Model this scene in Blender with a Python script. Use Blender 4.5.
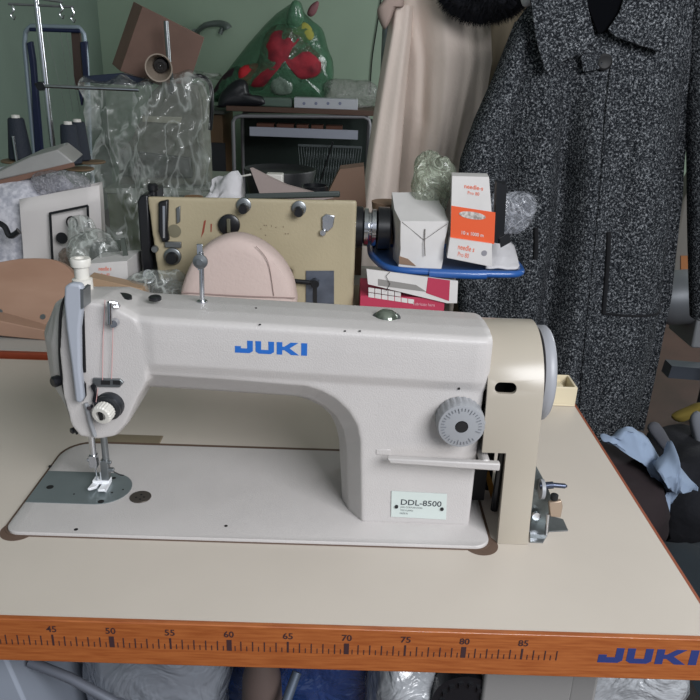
import bpy, bmesh, math, random
import numpy as np
from mathutils import Vector, Matrix, noise
PI = math.pi
for o in list(bpy.data.objects): bpy.data.objects.remove(o)
SC = bpy.context.scene
COL = SC.collection
Z0 = 0.78                      # table top height; all coordinates below are cm, x right, y away, z up from the table top

# ------------------------------------------------------------------ camera
FPX, PITCH, YAW, ROLL = 731.26, .3802, .0079, .0358
CC = Vector((-.9169, -48.236, 44.239))
cy_, sy_, cp_, sp_ = math.cos(YAW), math.sin(YAW), math.cos(PITCH), math.sin(PITCH)
FW = Vector((sy_*cp_, cy_*cp_, -sp_)); RT = Vector((cy_, -sy_, 0)); UP = RT.cross(FW)
RT, UP = RT*math.cos(ROLL)+UP*math.sin(ROLL), -RT*math.sin(ROLL)+UP*math.cos(ROLL)
cam = bpy.data.cameras.new('camera'); co = bpy.data.objects.new('camera', cam); COL.objects.link(co)
cam.sensor_width = 36; cam.lens = FPX/700*36; cam.clip_start = .02; cam.clip_end = 50
m = Matrix.Identity(4)
for r in range(3):
    m[r][0], m[r][1], m[r][2] = RT[r], UP[r], -FW[r]
m.translation = CC*.01 + Vector((0, 0, Z0))
co.matrix_world = m
SC.camera = co
# ------------------------------------------------------------------ light
SC.view_settings.view_transform = 'Standard'; SC.view_settings.look = 'None'
SC.view_settings.gamma = 1; SC.view_settings.use_curve_mapping = False
SC.view_settings.exposure = 0.22
w = bpy.data.worlds.new('world'); SC.world = w; w.use_nodes = True
w.node_tree.nodes['Background'].inputs[0].default_value = (.80, .88, 1, 1)
w.node_tree.nodes['Background'].inputs[1].default_value = .35
def area(name, loc, target, sx, sy, power, col):
    l = bpy.data.lights.new(name, 'AREA'); l.shape = 'RECTANGLE'; l.size = sx; l.size_y = sy; l.energy = power; l.color = col
    o = bpy.data.objects.new(name, l); COL.objects.link(o); o.location = loc
    d = Vector(target)-Vector(loc); o.rotation_euler = d.to_track_quat('-Z', 'Y').to_euler()
    return o
area('window_light', (1.05, -1.25, 2.0), (.0, .6, .9), 1.2, 1.0, 48, (.96, .97, 1))
area('rear_fill_light', (3.0, 3.0, 1.7), (-1.2, 4.6, .9), 1.6, 1.4, 50, (.95, .97, 1))  # added fill lamp that brightens the rear of the room, no window stands there

# ------------------------------------------------------------------ helpers
def ray(u, v): return FW + RT*(u-350)/FPX - UP*(v-350)/FPX
def at(u, v, y):
    d = ray(u, v); return CC + d*((y-CC.y)/d.y)
def atz(u, v, z):
    d = ray(u, v); return CC + d*((z-CC.z)/d.z)
def W(p): return Vector((p[0]*.01, p[1]*.01, p[2]*.01+Z0))
def lin(h):
    h = h.lstrip('#'); c = [int(h[i:i+2], 16)/255 for i in (0, 2, 4)]
    return tuple(x/12.92 if x <= .04045 else ((x+.055)/1.055)**2.4 for x in c)+(1,)
MATS = {}
def mat(name, col, rough=.5, metal=0, var=.0, vscale=8, bump=0, bscale=60, col2=None, spec=.5, coat=0, sheen=0, wave=None):
    if name in MATS: return MATS[name]
    m = bpy.data.materials.new(name); m.use_nodes = True; nt = m.node_tree; b = nt.nodes['Principled BSDF']
    b.inputs['Base Color'].default_value = lin(col); b.inputs['Roughness'].default_value = rough
    b.inputs['Metallic'].default_value = metal; b.inputs['Specular IOR Level'].default_value = spec
    b.inputs['Coat Weight'].default_value = coat; b.inputs['Sheen Weight'].default_value = sheen
    tc = nt.nodes.new('ShaderNodeTexCoord')
    if var > 0 or col2:
        if wave:
            n = nt.nodes.new('ShaderNodeTexNoise'); mp = nt.nodes.new('ShaderNodeMapping'); mp.inputs['Scale'].default_value = wave
            nt.links.new(tc.outputs['Object'], mp.inputs[0]); nt.links.new(mp.outputs[0], n.inputs['Vector'])
        else:
            n = nt.nodes.new('ShaderNodeTexNoise'); nt.links.new(tc.outputs['Object'], n.inputs['Vector'])
        n.inputs['Scale'].default_value = vscale; n.inputs['Detail'].default_value = 4
        cr = nt.nodes.new('ShaderNodeValToRGB'); c = lin(col); c2 = lin(col2) if col2 else tuple(x*(1-var) for x in c[:3])+(1,)
        cr.color_ramp.elements[0].color = c2; cr.color_ramp.elements[1].color = c
        cr.color_ramp.elements[0].position = .35; cr.color_ramp.elements[1].position = .62
        nt.links.new(n.outputs[0], cr.inputs[0]); nt.links.new(cr.outputs[0], b.inputs['Base Color'])
    if bump:
        n = nt.nodes.new('ShaderNodeTexNoise'); nt.links.new(tc.outputs['Object'], n.inputs['Vector']); n.inputs['Scale'].default_value = bscale
        n.inputs['Detail'].default_value = 3
        bp = nt.nodes.new('ShaderNodeBump'); bp.inputs['Strength'].default_value = bump; bp.inputs['Distance'].default_value = .003
        nt.links.new(n.outputs[0], bp.inputs['Height']); nt.links.new(bp.outputs[0], b.inputs['Normal'])
    MATS[name] = m; return m
def film(name, col, opacity=.35, gloss=.5, rough=.12, bscale=35, bump=.7, whiten=.25, stretch=None, dist=None):
    """thin plastic film: clear + tinted diffuse + shiny creases"""
    if name in MATS: return MATS[name]
    m = bpy.data.materials.new(name); m.use_nodes = True; nt = m.node_tree; nt.nodes.clear()
    out = nt.nodes.new('ShaderNodeOutputMaterial'); tr = nt.nodes.new('ShaderNodeBsdfTransparent'); df = nt.nodes.new('ShaderNodeBsdfPrincipled')
    tr.inputs[0].default_value = tuple(.55+.45*x for x in lin(col)[:3])+(1,)
    df.inputs['Base Color'].default_value = lin(col); df.inputs['Roughness'].default_value = rough; df.inputs['Specular IOR Level'].default_value = gloss
    df.inputs['Coat Weight'].default_value = gloss
    tc = nt.nodes.new('ShaderNodeTexCoord'); n = nt.nodes.new('ShaderNodeTexNoise'); n.inputs['Scale'].default_value = bscale; n.inputs['Detail'].default_value = 3; n.inputs['Distortion'].default_value = 1.5
    nt.links.new(tc.outputs['Object'], n.inputs['Vector'])
    src = tc.outputs['Object']
    if stretch:
        mp = nt.nodes.new('ShaderNodeMapping'); mp.inputs['Rotation'].default_value = (0, stretch[0], 0); mp.inputs['Scale'].default_value = stretch[1]
        nt.links.new(tc.outputs['Object'], mp.inputs[0]); src = mp.outputs[0]; nt.links.new(src, n.inputs['Vector'])
    if dist is not None: n.inputs['Distortion'].default_value = dist
    bp = nt.nodes.new('ShaderNodeBump'); bp.inputs['Strength'].default_value = bump; bp.inputs['Distance'].default_value = .02
    nt.links.new(n.outputs[0], bp.inputs['Height']); nt.links.new(bp.outputs[0], df.inputs['Normal'])
    # creases: ridged noise raises the opacity
    r = nt.nodes.new('ShaderNodeTexNoise'); r.inputs['Scale'].default_value = bscale*.8; r.inputs['Detail'].default_value = 2; r.inputs['Distortion'].default_value = 3 if dist is None else dist
    nt.links.new(src, r.inputs['Vector'])
    cr = nt.nodes.new('ShaderNodeValToRGB'); e = cr.color_ramp.elements
    e[0].position = .44; e[0].color = (opacity,)*3+(1,); e[1].position = .56; e[1].color = (opacity,)*3+(1,)
    k = e.new(.5); o2 = min(1, opacity+whiten); k.color = (o2,)*3+(1,)
    nt.links.new(r.outputs[0], cr.inputs[0])
    mx = nt.nodes.new('ShaderNodeMixShader'); nt.links.new(cr.outputs[0], mx.inputs[0])
    nt.links.new(tr.outputs[0], mx.inputs[1]); nt.links.new(df.outputs[0], mx.inputs[2]); nt.links.new(mx.outputs[0], out.inputs[0])
    MATS[name] = m; return m

class MB:
    def __init__(s): s.bm = bmesh.new()
    def mesh(s, vs, fs):
        vv = [s.bm.verts.new(v) for v in vs]
        for f in fs:
            try: s.bm.faces.new([vv[i] for i in f])
            except ValueError: pass
        return vv
    def box(s, a, b):
        x0, y0, z0 = a; x1, y1, z1 = b
        return s.mesh([(x0,y0,z0),(x1,y0,z0),(x1,y1,z0),(x0,y1,z0),(x0,y0,z1),(x1,y0,z1),(x1,y1,z1),(x0,y1,z1)],
               [(0,3,2,1),(4,5,6,7),(0,1,5,4),(1,2,6,5),(2,3,7,6),(3,0,4,7)])
    def obox(s, o, ex, ey, ez):
        """box from a corner and three edge vectors"""
        o, ex, ey, ez = map(Vector, (o, ex, ey, ez))
        return s.mesh([o, o+ex, o+ex+ey, o+ey, o+ez, o+ex+ez, o+ex+ey+ez, o+ey+ez],
               [(0,3,2,1),(4,5,6,7),(0,1,5,4),(1,2,6,5),(2,3,7,6),(3,0,4,7)])
    def loft(s, rings, cap=True, closed=True):
        n = len(rings[0]); vs = [Vector(p) for r in rings for p in r]; fs = []
        for i in range(len(rings)-1):
            for j in range(n if closed else n-1):
                k = (j+1) % n
                fs.append((i*n+j, i*n+k, (i+1)*n+k, (i+1)*n+j))
        if cap: fs += [tuple(range(n))[::-1], tuple(range((len(rings)-1)*n, len(rings)*n))]
        return s.mesh(vs, fs)
    def lathe(s, prof, o, ax, seg=32, cap=True):
        """prof: list of (radius, distance along axis)"""
        o = Vector(o); ax = Vector(ax).normalized(); t = ax.orthogonal().normalized(); b = ax.cross(t)
        return s.loft([[o+ax*h+(t*math.cos(2*PI*k/seg)+b*math.sin(2*PI*k/seg))*r for k in range(seg)] for r, h in prof], cap)
    def cyl(s, p, q, r, r2=None, seg=24):
        p, q = Vector(p), Vector(q); L = (q-p).length
        return s.lathe([(r, 0), (r if r2 is None else r2, L)], p, q-p, seg)
    def tube(s, pts, r, seg=10, closed=False):
        pts = [Vector(p) for p in pts]; n = len(pts); rings = []; prev = None
        for i, p in enumerate(pts):
            if closed: t = (pts[(i+1) % n]-pts[i-1])
            else: t = pts[min(i+1, n-1)]-pts[max(i-1, 0)]
            t.normalize()
            if prev is None: a = t.orthogonal().normalized()
            else: a = (prev-t*prev.dot(t)).normalized()
            prev = a; b = t.cross(a); rr = r[i] if isinstance(r, (list, tuple)) else r
            rings.append([p+(a*math.cos(2*PI*k/seg)+b*math.sin(2*PI*k/seg))*rr for k in range(seg)])
        if closed: rings.append(rings[0])
        return s.loft(rings, not closed)
    def prism(s, poly, d):
        """poly: 3D points of a planar outline, d: extrusion vector"""
        d = Vector(d); return s.loft([[Vector(p) for p in poly], [Vector(p)+d for p in poly]])
    def grid(s, fn, nu, nv):
        vs = [fn(i/nu, j/nv) for j in range(nv+1) for i in range(nu+1)]
        return s.mesh(vs, [(j*(nu+1)+i, j*(nu+1)+i+1, (j+1)*(nu+1)+i+1, (j+1)*(nu+1)+i) for j in range(nv) for i in range(nu)])
    def ball(s, c, r, sub=3):
        r = r if isinstance(r, (tuple, list)) else (r, r, r)
        g = bmesh.ops.create_icosphere(s.bm, subdivisions=sub, radius=1)
        for v in g['verts']: v.co = Vector((c[0]+v.co.x*r[0], c[1]+v.co.y*r[1], c[2]+v.co.z*r[2]))
        return g['verts']
def smooth_path(pts, n=8, closed=False):
    """Catmull-Rom"""
    pts = [Vector(p) for p in pts]; out = []; N = len(pts)
    for i in range(N if closed else N-1):
        if closed: a, b, c, d = pts[i-1], pts[i], pts[(i+1) % N], pts[(i+2) % N]
        else: a, b, c, d = pts[max(i-1, 0)], pts[i], pts[i+1], pts[min(i+2, N-1)]
        for k in range(n):
            t = k/n; out.append(.5*((2*b)+(c-a)*t+(2*a-5*b+4*c-d)*t*t+(3*b-a-3*c+d)*t**3))
    if not closed: out.append(pts[-1])
    return out
BASE = {}
def thing(name, label, cat, base, group=None):
    o = bpy.data.objects.new(name, None); COL.objects.link(o); o.location = W(base); o.empty_display_size = .05
    o['label'] = label; o['category'] = cat
    if group: o['group'] = group
    BASE[o] = W(base); return o
def fin(name, mb, m, parent=None, smooth=True, bevel=0, seg=2, subs=0, solid=0, remesh=0, sm=0, ang=40, solid_off=0, base=None):
    bm = mb.bm
    bmesh.ops.recalc_face_normals(bm, faces=bm.faces)
    for v in bm.verts: v.co = W(v.co)
    if parent: org = BASE[parent]
    else:
        xs = [v.co for v in bm.verts]
        org = Vector(((min(v.x for v in xs)+max(v.x for v in xs))/2, (min(v.y for v in xs)+max(v.y for v in xs))/2, min(v.z for v in xs)))
    for v in bm.verts: v.co -= org
    me = bpy.data.meshes.new(name); bm.to_mesh(me); bm.free()
    o = bpy.data.objects.new(name, me); COL.objects.link(o)
    if parent: o.parent = parent
    else: o.location = org
    BASE[o] = org
    me.materials.append(m)
    if solid:
        k = o.modifiers.new('s', 'SOLIDIFY'); k.thickness = solid*.01; k.offset = solid_off
    if remesh:
        k = o.modifiers.new('r', 'REMESH'); k.mode = 'VOXEL'; k.voxel_size = remesh*.01; k.use_smooth_shade = True
        if sm:
            k = o.modifiers.new('m', 'SMOOTH'); k.factor = .5; k.iterations = sm
    if bevel:
        k = o.modifiers.new('b', 'BEVEL'); k.width = bevel*.01; k.segments = seg; k.limit_method = 'ANGLE'; k.angle_limit = math.radians(35)
    if subs:
        k = o.modifiers.new('u', 'SUBSURF'); k.levels = subs; k.render_levels = subs
    if smooth:
        for p in me.polygons: p.use_smooth = True
        if not (remesh or subs):
            try: me.set_sharp_from_angle(angle=math.radians(ang))
            except Exception: pass
    return o
def tag(o, label, cat, group=None, kind=None):
    o['label'] = label; o['category'] = cat
    if group: o['group'] = group
    if kind: o['kind'] = kind
    return o
def struct(name, mb, m, **k):
    o = fin(name, mb, m, smooth=False, **k); o['kind'] = 'structure'; return o
def dup(root, dloc, rz=0, label=None, group=None):
    """copy of a thing with its parts and sub-parts, shifted by dloc cm"""
    r = root.copy(); COL.objects.link(r); r.location = root.location+Vector(dloc)*.01; r.rotation_euler.z = rz
    if label: r['label'] = label
    if group: r['group'] = group
    for ch in list(root.children):
        c = ch.copy(); COL.objects.link(c); c.parent = r
        for g in list(ch.children):
            d = g.copy(); COL.objects.link(d); d.parent = c
    return r
def text(mb, s, o, ex, ey, h, thick=.02, bold=0, width=None):
    """text outline laid from point o along ex (unit), up ey (unit), cap height h cm"""
    cu = bpy.data.curves.new('t', 'FONT'); cu.body = s; cu.size = 1; cu.offset = bold; cu.resolution_u = 3
    to = bpy.data.objects.new('t', cu); COL.objects.link(to)
    me = bpy.data.meshes.new_from_object(to.evaluated_get(bpy.context.evaluated_depsgraph_get()))
    if not len(me.vertices):
        bpy.context.view_layer.update(); me = bpy.data.meshes.new_from_object(to.evaluated_get(bpy.context.evaluated_depsgraph_get()))
    ex, ey = Vector(ex), Vector(ey); nz = ex.cross(ey)
    xs = [v.co.x for v in me.vertices] or [0, 1]; x0, x1 = min(xs), max(xs)
    k = h/.69; kx = k if width is None else width/(x1-x0)
    o = Vector(o)
    vv = [o+ex*((v.co.x-x0)*kx)+ey*(v.co.y*k)+nz*thick for v in me.vertices]
    mb.mesh(vv, [tuple(p.vertices) for p in me.polygons])
    bpy.data.objects.remove(to); bpy.data.curves.remove(cu); bpy.data.meshes.remove(me)
    return (x1-x0)*kx
def fb(p, f, seed): return noise.noise(Vector(p)*f+Vector((seed*7.3, seed*3.1, seed*1.7)))
def ridg(p, f, seed): return 1-2*abs(fb(p, f, seed))
def blob(mb, c, r, seed, amp=.25, f=.15, sub=4, floor=None, power=1.0, crease=.5):
    vs = mb.ball((0, 0, 0), 1, sub)
    for v in vs:
        d = v.co.copy()
        if power != 1: d = Vector([math.copysign(abs(t)**power, t) for t in d])
        q = Vector((d.x*r[0], d.y*r[1], d.z*r[2]))
        k = 1+amp*(fb(q, f, seed)*1.2+crease*ridg(q, f*2.3, seed+5)*.6+crease*.3*ridg(q, f*5, seed+9))
        p = Vector(c)+q*k
        if floor is not None and p.z < floor: p.z = floor
        v.co = p

# ------------------------------------------------------------------ materials
M_white = mat('machine_enamel', '#bcb8b6', .4, bump=.2, bscale=800, var=.03, vscale=30)
M_cream = mat('belt_cover_plastic', '#a79f92', .28)
M_table = mat('table_laminate', '#c6bdb2', .42, var=.05, vscale=6)
M_wood = mat('varnished_wood', '#a66031', .4, col2='#914d24', vscale=30, wave=(1, 6, 14), coat=.25)
M_chrome = mat('chrome', '#c9cbd0', .18, 1)
M_steel = mat('brushed_steel', '#8e9294', .35, .85, var=.2, vscale=40)
M_dark = mat('dark_gap', '#121214', .6)
M_black = mat('black_plastic', '#17181c', .3)
M_grey = mat('grey_dial_plastic', '#929498', .4)
M_guard = mat('blue_grey_guard', '#9fa4ae', .4)
M_whitep = mat('white_plastic', '#d0cdc6', .4)
M_brown = mat('brown_felt', '#5f4c40', .8)
M_blue = mat('logo_blue', '#1f62b4', .5)
M_navyink = mat('navy_ink', '#26346e', .6)
M_tick = mat('ruler_ink', '#3b2528', .6)

# ------------------------------------------------------------------ room
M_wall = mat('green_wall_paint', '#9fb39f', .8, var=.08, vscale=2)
M_wallL = mat('green_wall_paint_shaded', '#84968a', .8, var=.1, vscale=2)  # same green paint, darkened to put the left wall's shade into the colour
M_floor = mat('dark_red_lino', '#4b332d', .5, var=.3, vscale=6)
YB = 575; xw = at(97, 0, YB).x
b = MB(); b.box((xw-10, YB, -78), (330, YB+10, 200)); struct('wall_back', b, M_wall)
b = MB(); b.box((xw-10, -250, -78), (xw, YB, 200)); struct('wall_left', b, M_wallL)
b = MB(); b.box((330, -250, -78), (340, YB+10, 200)); struct('wall_right', b, M_wall)
b = MB(); b.box((xw-10, -250, -84), (340, YB+10, -78)); struct('floor', b, M_floor)
b = MB(); b.box((xw-10, -120, 200), (340, YB+10, 206)); struct('ceiling', b, mat('ceiling_paint', '#c8ccc6', .9))
b = MB(); b.box((xw+.05, YB-1.2, -78), (329.9, YB-.02, -70)); struct('baseboard_back', b, mat('baseboard', '#6b5a48', .6))

# ------------------------------------------------------------------ our table
XR, XL, YT = 31.84, -78, 54.47
t = thing('sewing_table', 'cream topped sewing table with orange wooden ruler edge, in the foreground', 'table', (-20, 27, -78))
HX = [(-34.1, 10.4), (14.6, 10.4)]
b = MB(); b.box((XL, 0.29, -4.3), (XR-.3, YT-.3, -.01))
fin('tabletop', b, M_table, t)
b = MB(); b.box((XL, -.25, -4.5), (XR, .28, -.03)); fin('front_edging', b, M_wood, t, bevel=.08, seg=2)
b = MB(); b.box((XR-.3, .3, -4.4), (XR, YT, .0)); b.box((XL, YT-.3, -4.4), (XR-.3, YT, -.0)); fin('side_edging', b, mat('red_brown_edge', '#8c4a30', .5), t)
b = MB()
for cm in range(40, 89):
    for half in (0, 1):
        x = (cm-76+half*.5)*.989+6
        if cm == 88 and half: continue
        big = half == 0 and cm % 10 == 0; five = half == 0 and cm % 5 == 0
        h, wd = (1.15, .42) if big else (1.15, .16) if five else (1.0, .09) if not half else (.5, .07)
        b.box((x-wd/2, -.285, -2.68), (x+wd/2, -.24, -2.68+h))
fin('ruler_markings', b, M_tick, t, smooth=False)
for cm in range(45, 90, 5):
    b = MB(); text(b, str(cm), ((cm-76)*.989+6-.42, -.27, -1.22), (1, 0, 0), (0, 0, 1), .62, .02, .015, .84)
    fin('ruler_number', b, M_tick, t, smooth=False)
def juki(mb, o, ex, ey, w, h, th=.03, sl=.12):
    o, ex, ey = Vector(o), Vector(ex), Vector(ey); n = ex.cross(ey)
    L = [[(0,0),(.26,0),(.30,.12),(.30,1),(.19,1),(.19,.42),(.17,.36),(.10,.36),(.10,.5),(0,.5)],
         ]
    shapes = [
        [(0,0),(2.2,0),(2.7,.5),(2.7,3),(1.85,3),(1.85,1.1),(.9,1.1),(.9,1.6),(0,1.6)],
        [(3.1,.5),(3.6,0),(5.4,0),(5.9,.5),(5.9,3),(5.05,3),(5.05,.95),(3.95,.95),(3.95,3),(3.1,3)],
        [(6.3,0),(7.15,0),(7.15,1.1),(7.5,1.1),(8.5,0),(9.7,0),(8.25,1.6),(9.55,3),(8.4,3),(7.45,1.95),(7.15,1.95),(7.15,3),(6.3,3)],
        [(10,0),(10.9,0),(10.9,3),(10,3)]]
    for s in shapes:
        mb.prism([o+ex*(x/10.9*w)+ey*(z/3*h)+n*(-.005) for x, z in s], n*th)
b = MB(); p0 = at(597, 663, -.26); p1 = at(696, 664.5, -.26)
juki(b, (p0.x, -.25, -2.75), (1, 0, 0), (0, 0, 1), p1.x-p0.x, 1.6); fin('brand_lettering', b, M_navyink, t, smooth=False)
# cut-outs of the table beside the machine bed: brown felt pads
for x in (-32.4, 13.15):
    b = MB(); b.cyl((x, 11.8, -.4), (x, 11.8, .03), 1.7, seg=40); fin('corner_cutout', b, M_brown, t)
b = MB(); b.box((-31.0, 28.4, -.4), (-22.9, 31.9, .06)); fin('hinge_plate', b, mat('bronze_plate', '#8b7f6a', .4, .2, var=.2), t, bevel=.3)
for nx, ny in ((XL+6, 42), (XR-6, 42)):
    b = MB(); b.box((nx-2, ny-2, -75), (nx+2, ny+2, -4.3)); b.box((nx-2.5, 32, -78), (nx+2.5, 54, -75)); fin('leg', b, mat('grey_steel_leg', '#7c8086', .5, .3), t, bevel=.3)

# ------------------------------------------------------------------ the white sewing machine
SM = thing('sewing_machine', 'white lockstitch sewing machine with blue brand letters on its arm', 'sewing machine', (-10, 19.8, .02))
BX0, BX1, BY0, BY1 = -33.55, 14.0, 10.95, 28.7
def rrect(x0, y0, x1, y1, rs, n=8):
    """rounded rectangle, rs = radii at (x0y0, x1y0, x1y1, x0y1)"""
    out = []
    for (cx, cy, a0), r in zip(((x0, y0, PI), (x1, y0, 1.5*PI), (x1, y1, 0), (x0, y1, .5*PI)), rs):
        sx = 1 if cx == x0 else -1; sy = 1 if cy == y0 else -1
        for k in range(n+1):
            a = a0+k*PI/2/n; out.append((cx+sx*r+r*math.cos(a), cy+sy*r+r*math.sin(a)))
    return out
rr = rrect(BX0, BY0, BX1, BY1, (1.5, 1.6, 2, 3.2))
b = MB()
b.loft([[(x*k+(1-k)*-10, y*k+(1-k)*19.8, z) for x, y in rr] for k, z in ((1, .02), (1, .3), (.994, .42))])
fin('bed', b, M_white, SM)
b = MB(); g = rrect(BX0-.35, BY0-.1, BX1+.35, BY1+1.0, (1.7, 1.8, 2.2, 3.5))
b.loft([[(x, y, z) for x, y in g] for z in (.005, .1)]); fin('bed_gasket', b, M_brown, SM)
# cast body: column + under-arm contour, arm bulge and head, fused
def arc(cx, cz, r, a0, a1, n): return [(cx+r*math.cos(a0+(a1-a0)*k/n), cz+r*math.sin(a0+(a1-a0)*k/n)) for k in range(n+1)]
b = MB()
CF = [at(u, v, 14.45) for u, v in ((361, 440), (358, 425), (349, 410), (336, 398), (321, 390), (306, 385.5), (220, 378.5), (150, 374), (128, 373))]
CB = [at(u, v, 18.4) for u, v in ((339, 440), (336, 426), (330, 414), (320, 405.5), (308, 399.5), (295, 396), (220, 391), (155, 387), (133, 386))]
def contour(k, top, xr):
    pts = [(xr, .3), (1.45-2.1*k, .3)]
    pts += [(a.x+(c.x-a.x)*k, a.z+(c.z-a.z)*k) for a, c in zip(CF, CB)]
    return pts+[(CF[-1].x, top+.6), (-8, top+.4), (xr, top)]
rings = []
for y, d, top, xr in ((14.45, 0, 18.4, 12.35), (16.4, .66, 19, 12.5), (18.4, 1, 19, 12.6), (22, 1.05, 19, 12.6), (25.2, .7, 18.5, 12.5), (26.2, .3, 18, 12.3)):
    rings.append([(x, y, z) for x, z in contour(d, top, xr)])
b.loft(rings)
def armsec(x, k=1.0):
    s = -.030*(x-12)                                                # the casting rises towards the head
    f = 14.45-.42*k
    zl, zc = 15.75+s, 20.75+s
    return [(x, 15.2, zl-.6), (x, 14.4, zl-.25), (x, f, zl+.65), (x, f-.02, zc-2), (x, f+.05, zc-.25), (x, f+.5, zc+.1), (x, 16.5, zc+.35), (x, 19, zc+.28), (x, 22, zc-.1), (x, 24.5, zc-.9), (x, 26.1, zc-2.4), (x, 26.4, zc-4), (x, 26.2, zl)]
secs = [armsec(-22.6, -.3), armsec(-21.2, -.2), armsec(-19.6, .55), armsec(-18.4, 1), armsec(-8, 1), armsec(2, 1), armsec(11.3, 1), armsec(12.2, .6)]
c = Vector((0, 20, 17))
last = [(12.75, 20+(y-20)*.93, 17.5+(z-17.5)*.93) for _, y, z in armsec(12.5, .6)]
b.loft(secs+[last])
# head
def headring(pts, y): return [at(u, v, y) for u, v in pts]
Hfront = [(70, 300), (100, 300), (120, 306), (137, 315), (150, 340), (150, 380), (140, 398), (128, 424), (117, 436), (100, 439), (82, 436), (73, 425), (65, 395), (61, 350), (63, 315)]
H = []
for y, e, zs in ((14.3, .9, 0), (14.9, 0, 0)):
    H.append([Vector((p.x, y, p.z)) for p in headring(Hfront, 14.6)])
H[0] = [Vector((q.x*.965+(-26.5)*.035, 14.15, q.z*.965+16*.035)) for q in H[0]]
base = H[1]
for y, dl, dt in ((16.0, 1.5, -.05), (17.2, 2.5, -.2), (19, 3.3, -.4), (21, 3.9, -.8), (24, 3.7, -1.6), (26.0, 1.8, -3.2)):
    ring = []
    for q in base:
        k = max(0, min(1, (-25.4-q.x)/1.7))*max(.12, min(1, (q.z-9)/5)); kt = max(0, min(1, (q.z-19)/3))
        ring.append(Vector((q.x-dl*k, y, q.z+dt*kt)))
    H.append(ring)
b.loft(H)
# lower nose
fin('arm_body', b, M_white, SM, remesh=.16, sm=5)
# face plate seam on the left side of the head
b = MB(); S_ = []
for u, v, y in ((74, 289, 18.0), (66, 296, 16.4), (61.5, 308, 15.3), (59.8, 330, 14.95), (60, 360, 14.85), (63, 385, 14.8), (69, 410, 14.75), (77, 434, 14.7)):
    S_.append(at(u, v, y))
b.tube(smooth_path(S_, 6), .13, 6); fin('face_plate_seam', b, M_dark, SM)
for u, v, y in ((57, 381, 14.8), (72, 431, 14.9)):
    p = at(u, v, y); b = MB(); rs = 1 if v < 400 else .55; b.lathe([(.45*rs, 0), (.55*rs, .2), (.55*rs, .7*rs), (.4*rs, .85*rs)], p+Vector((.2, .3, 0)), (-.6, -.8, 0), 20)
    fin('face_plate_screw', b, M_black, SM)
# top mounted presser adjusting screw
p = at(84, 295, 19.6)
b = MB(); p = Vector((p.x, 19.6, 22.0)); b.lathe([(.95, 0), (.95, 1.6), (.68, 1.7), (.68, 2.8), (.92, 2.9), (.98, 3.5), (.9, 3.65), (.5, 3.66), (.45, 3.4)], p, (0, 0, 1), 32)
fin('presser_screw_cap', b, M_whitep, SM)
# take-up lever guard (blue grey) with slot
gu = [(64, 287), (70, 283.5), (80, 284.5), (82.5, 290), (82, 308), (79.5, 330), (80, 370), (83.5, 400), (80, 404), (75, 402), (71.5, 370), (66, 330), (63.5, 303)]
b = MB(); q = [at(u, v, 12.9) for u, v in gu]; b.prism([(p.x, 12.9, p.z) for p in q], (0, .9, 0))
fin('take_up_guard', b, M_guard, SM, bevel=.25, seg=3)
b = MB(); q = [at(u, v, 12.9) for u, v in ((80, 289), (83, 290), (83.3, 308), (80.5, 309))]
b.prism([(p.x+.05, 12.85, p.z) for p in q], (.1, 1.6, 0)); fin('guard_bracket', b, M_steel, SM)
b = MB()
q0 = at(80.5, 311, 14.1); q1 = at(82.3, 372, 14.1)
b.prism([(q0.x, 14.0, q0.z), (q0.x+.35, 14.0, q0.z), (q1.x+.35, 14.0, q1.z), (q1.x, 14.0, q1.z)], (0, .5, 0)); fin('take_up_slot', b, M_dark, SM)
b = MB(); b.tube([at(80.5, 378, 13.9), at(84.5, 384, 13.6), at(85, 395, 13.6), at(82, 400, 13.8)], .16, 8); fin('thread_hook', b, M_black, SM)
# upper thread guide post
b = MB(); a1, a2 = at(109.5, 302, 13.3), at(110, 324, 13.3); b.cyl(a1, a2, .22); b.tube([a1, at(116, 303, 13.5), at(119, 306, 14)], .16, 8); b.lathe([(.35, 0), (.4, .6)], a2+Vector((.3, 0, 0)), (0, 1, 0), 16)
b.tube([at(113.5, 307, 13.4), at(118, 307, 13.6)], .15, 8)
fin('thread_guide', b, M_chrome, SM)
# thread guide plate with slots above the tension dial
b = MB(); q = [at(u, v, 14.0) for u, v in ((93, 378), (120, 379), (124, 382.5), (120, 387), (99, 386.5), (93, 384))]
b.prism([(p.x, 13.9, p.z) for p in q], (0, .35, 0)); gp = fin('guide_plate', b, M_steel, SM, bevel=.05)
b = MB()
for u0, u1 in ((101, 110), (113, 120)):
    q = [at(u, v, 13.85) for u, v in ((u0, 380.7), (u1, 380.9), (u1, 384.7), (u0, 384.5))]; b.prism([(p.x, 13.82, p.z) for p in q], (0, .1, 0))
fin('slot', b, M_dark, gp)
b = MB(); q = [at(u, v, 13.9) for u, v in ((91, 385), (94, 383), (96, 388), (98, 400), (95, 404), (93, 400), (94.5, 392))]
b.prism([(p.x, 13.7, p.z) for p in q], (0, .4, 0)); fin('take_up_spring', b, M_black, SM)
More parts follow.
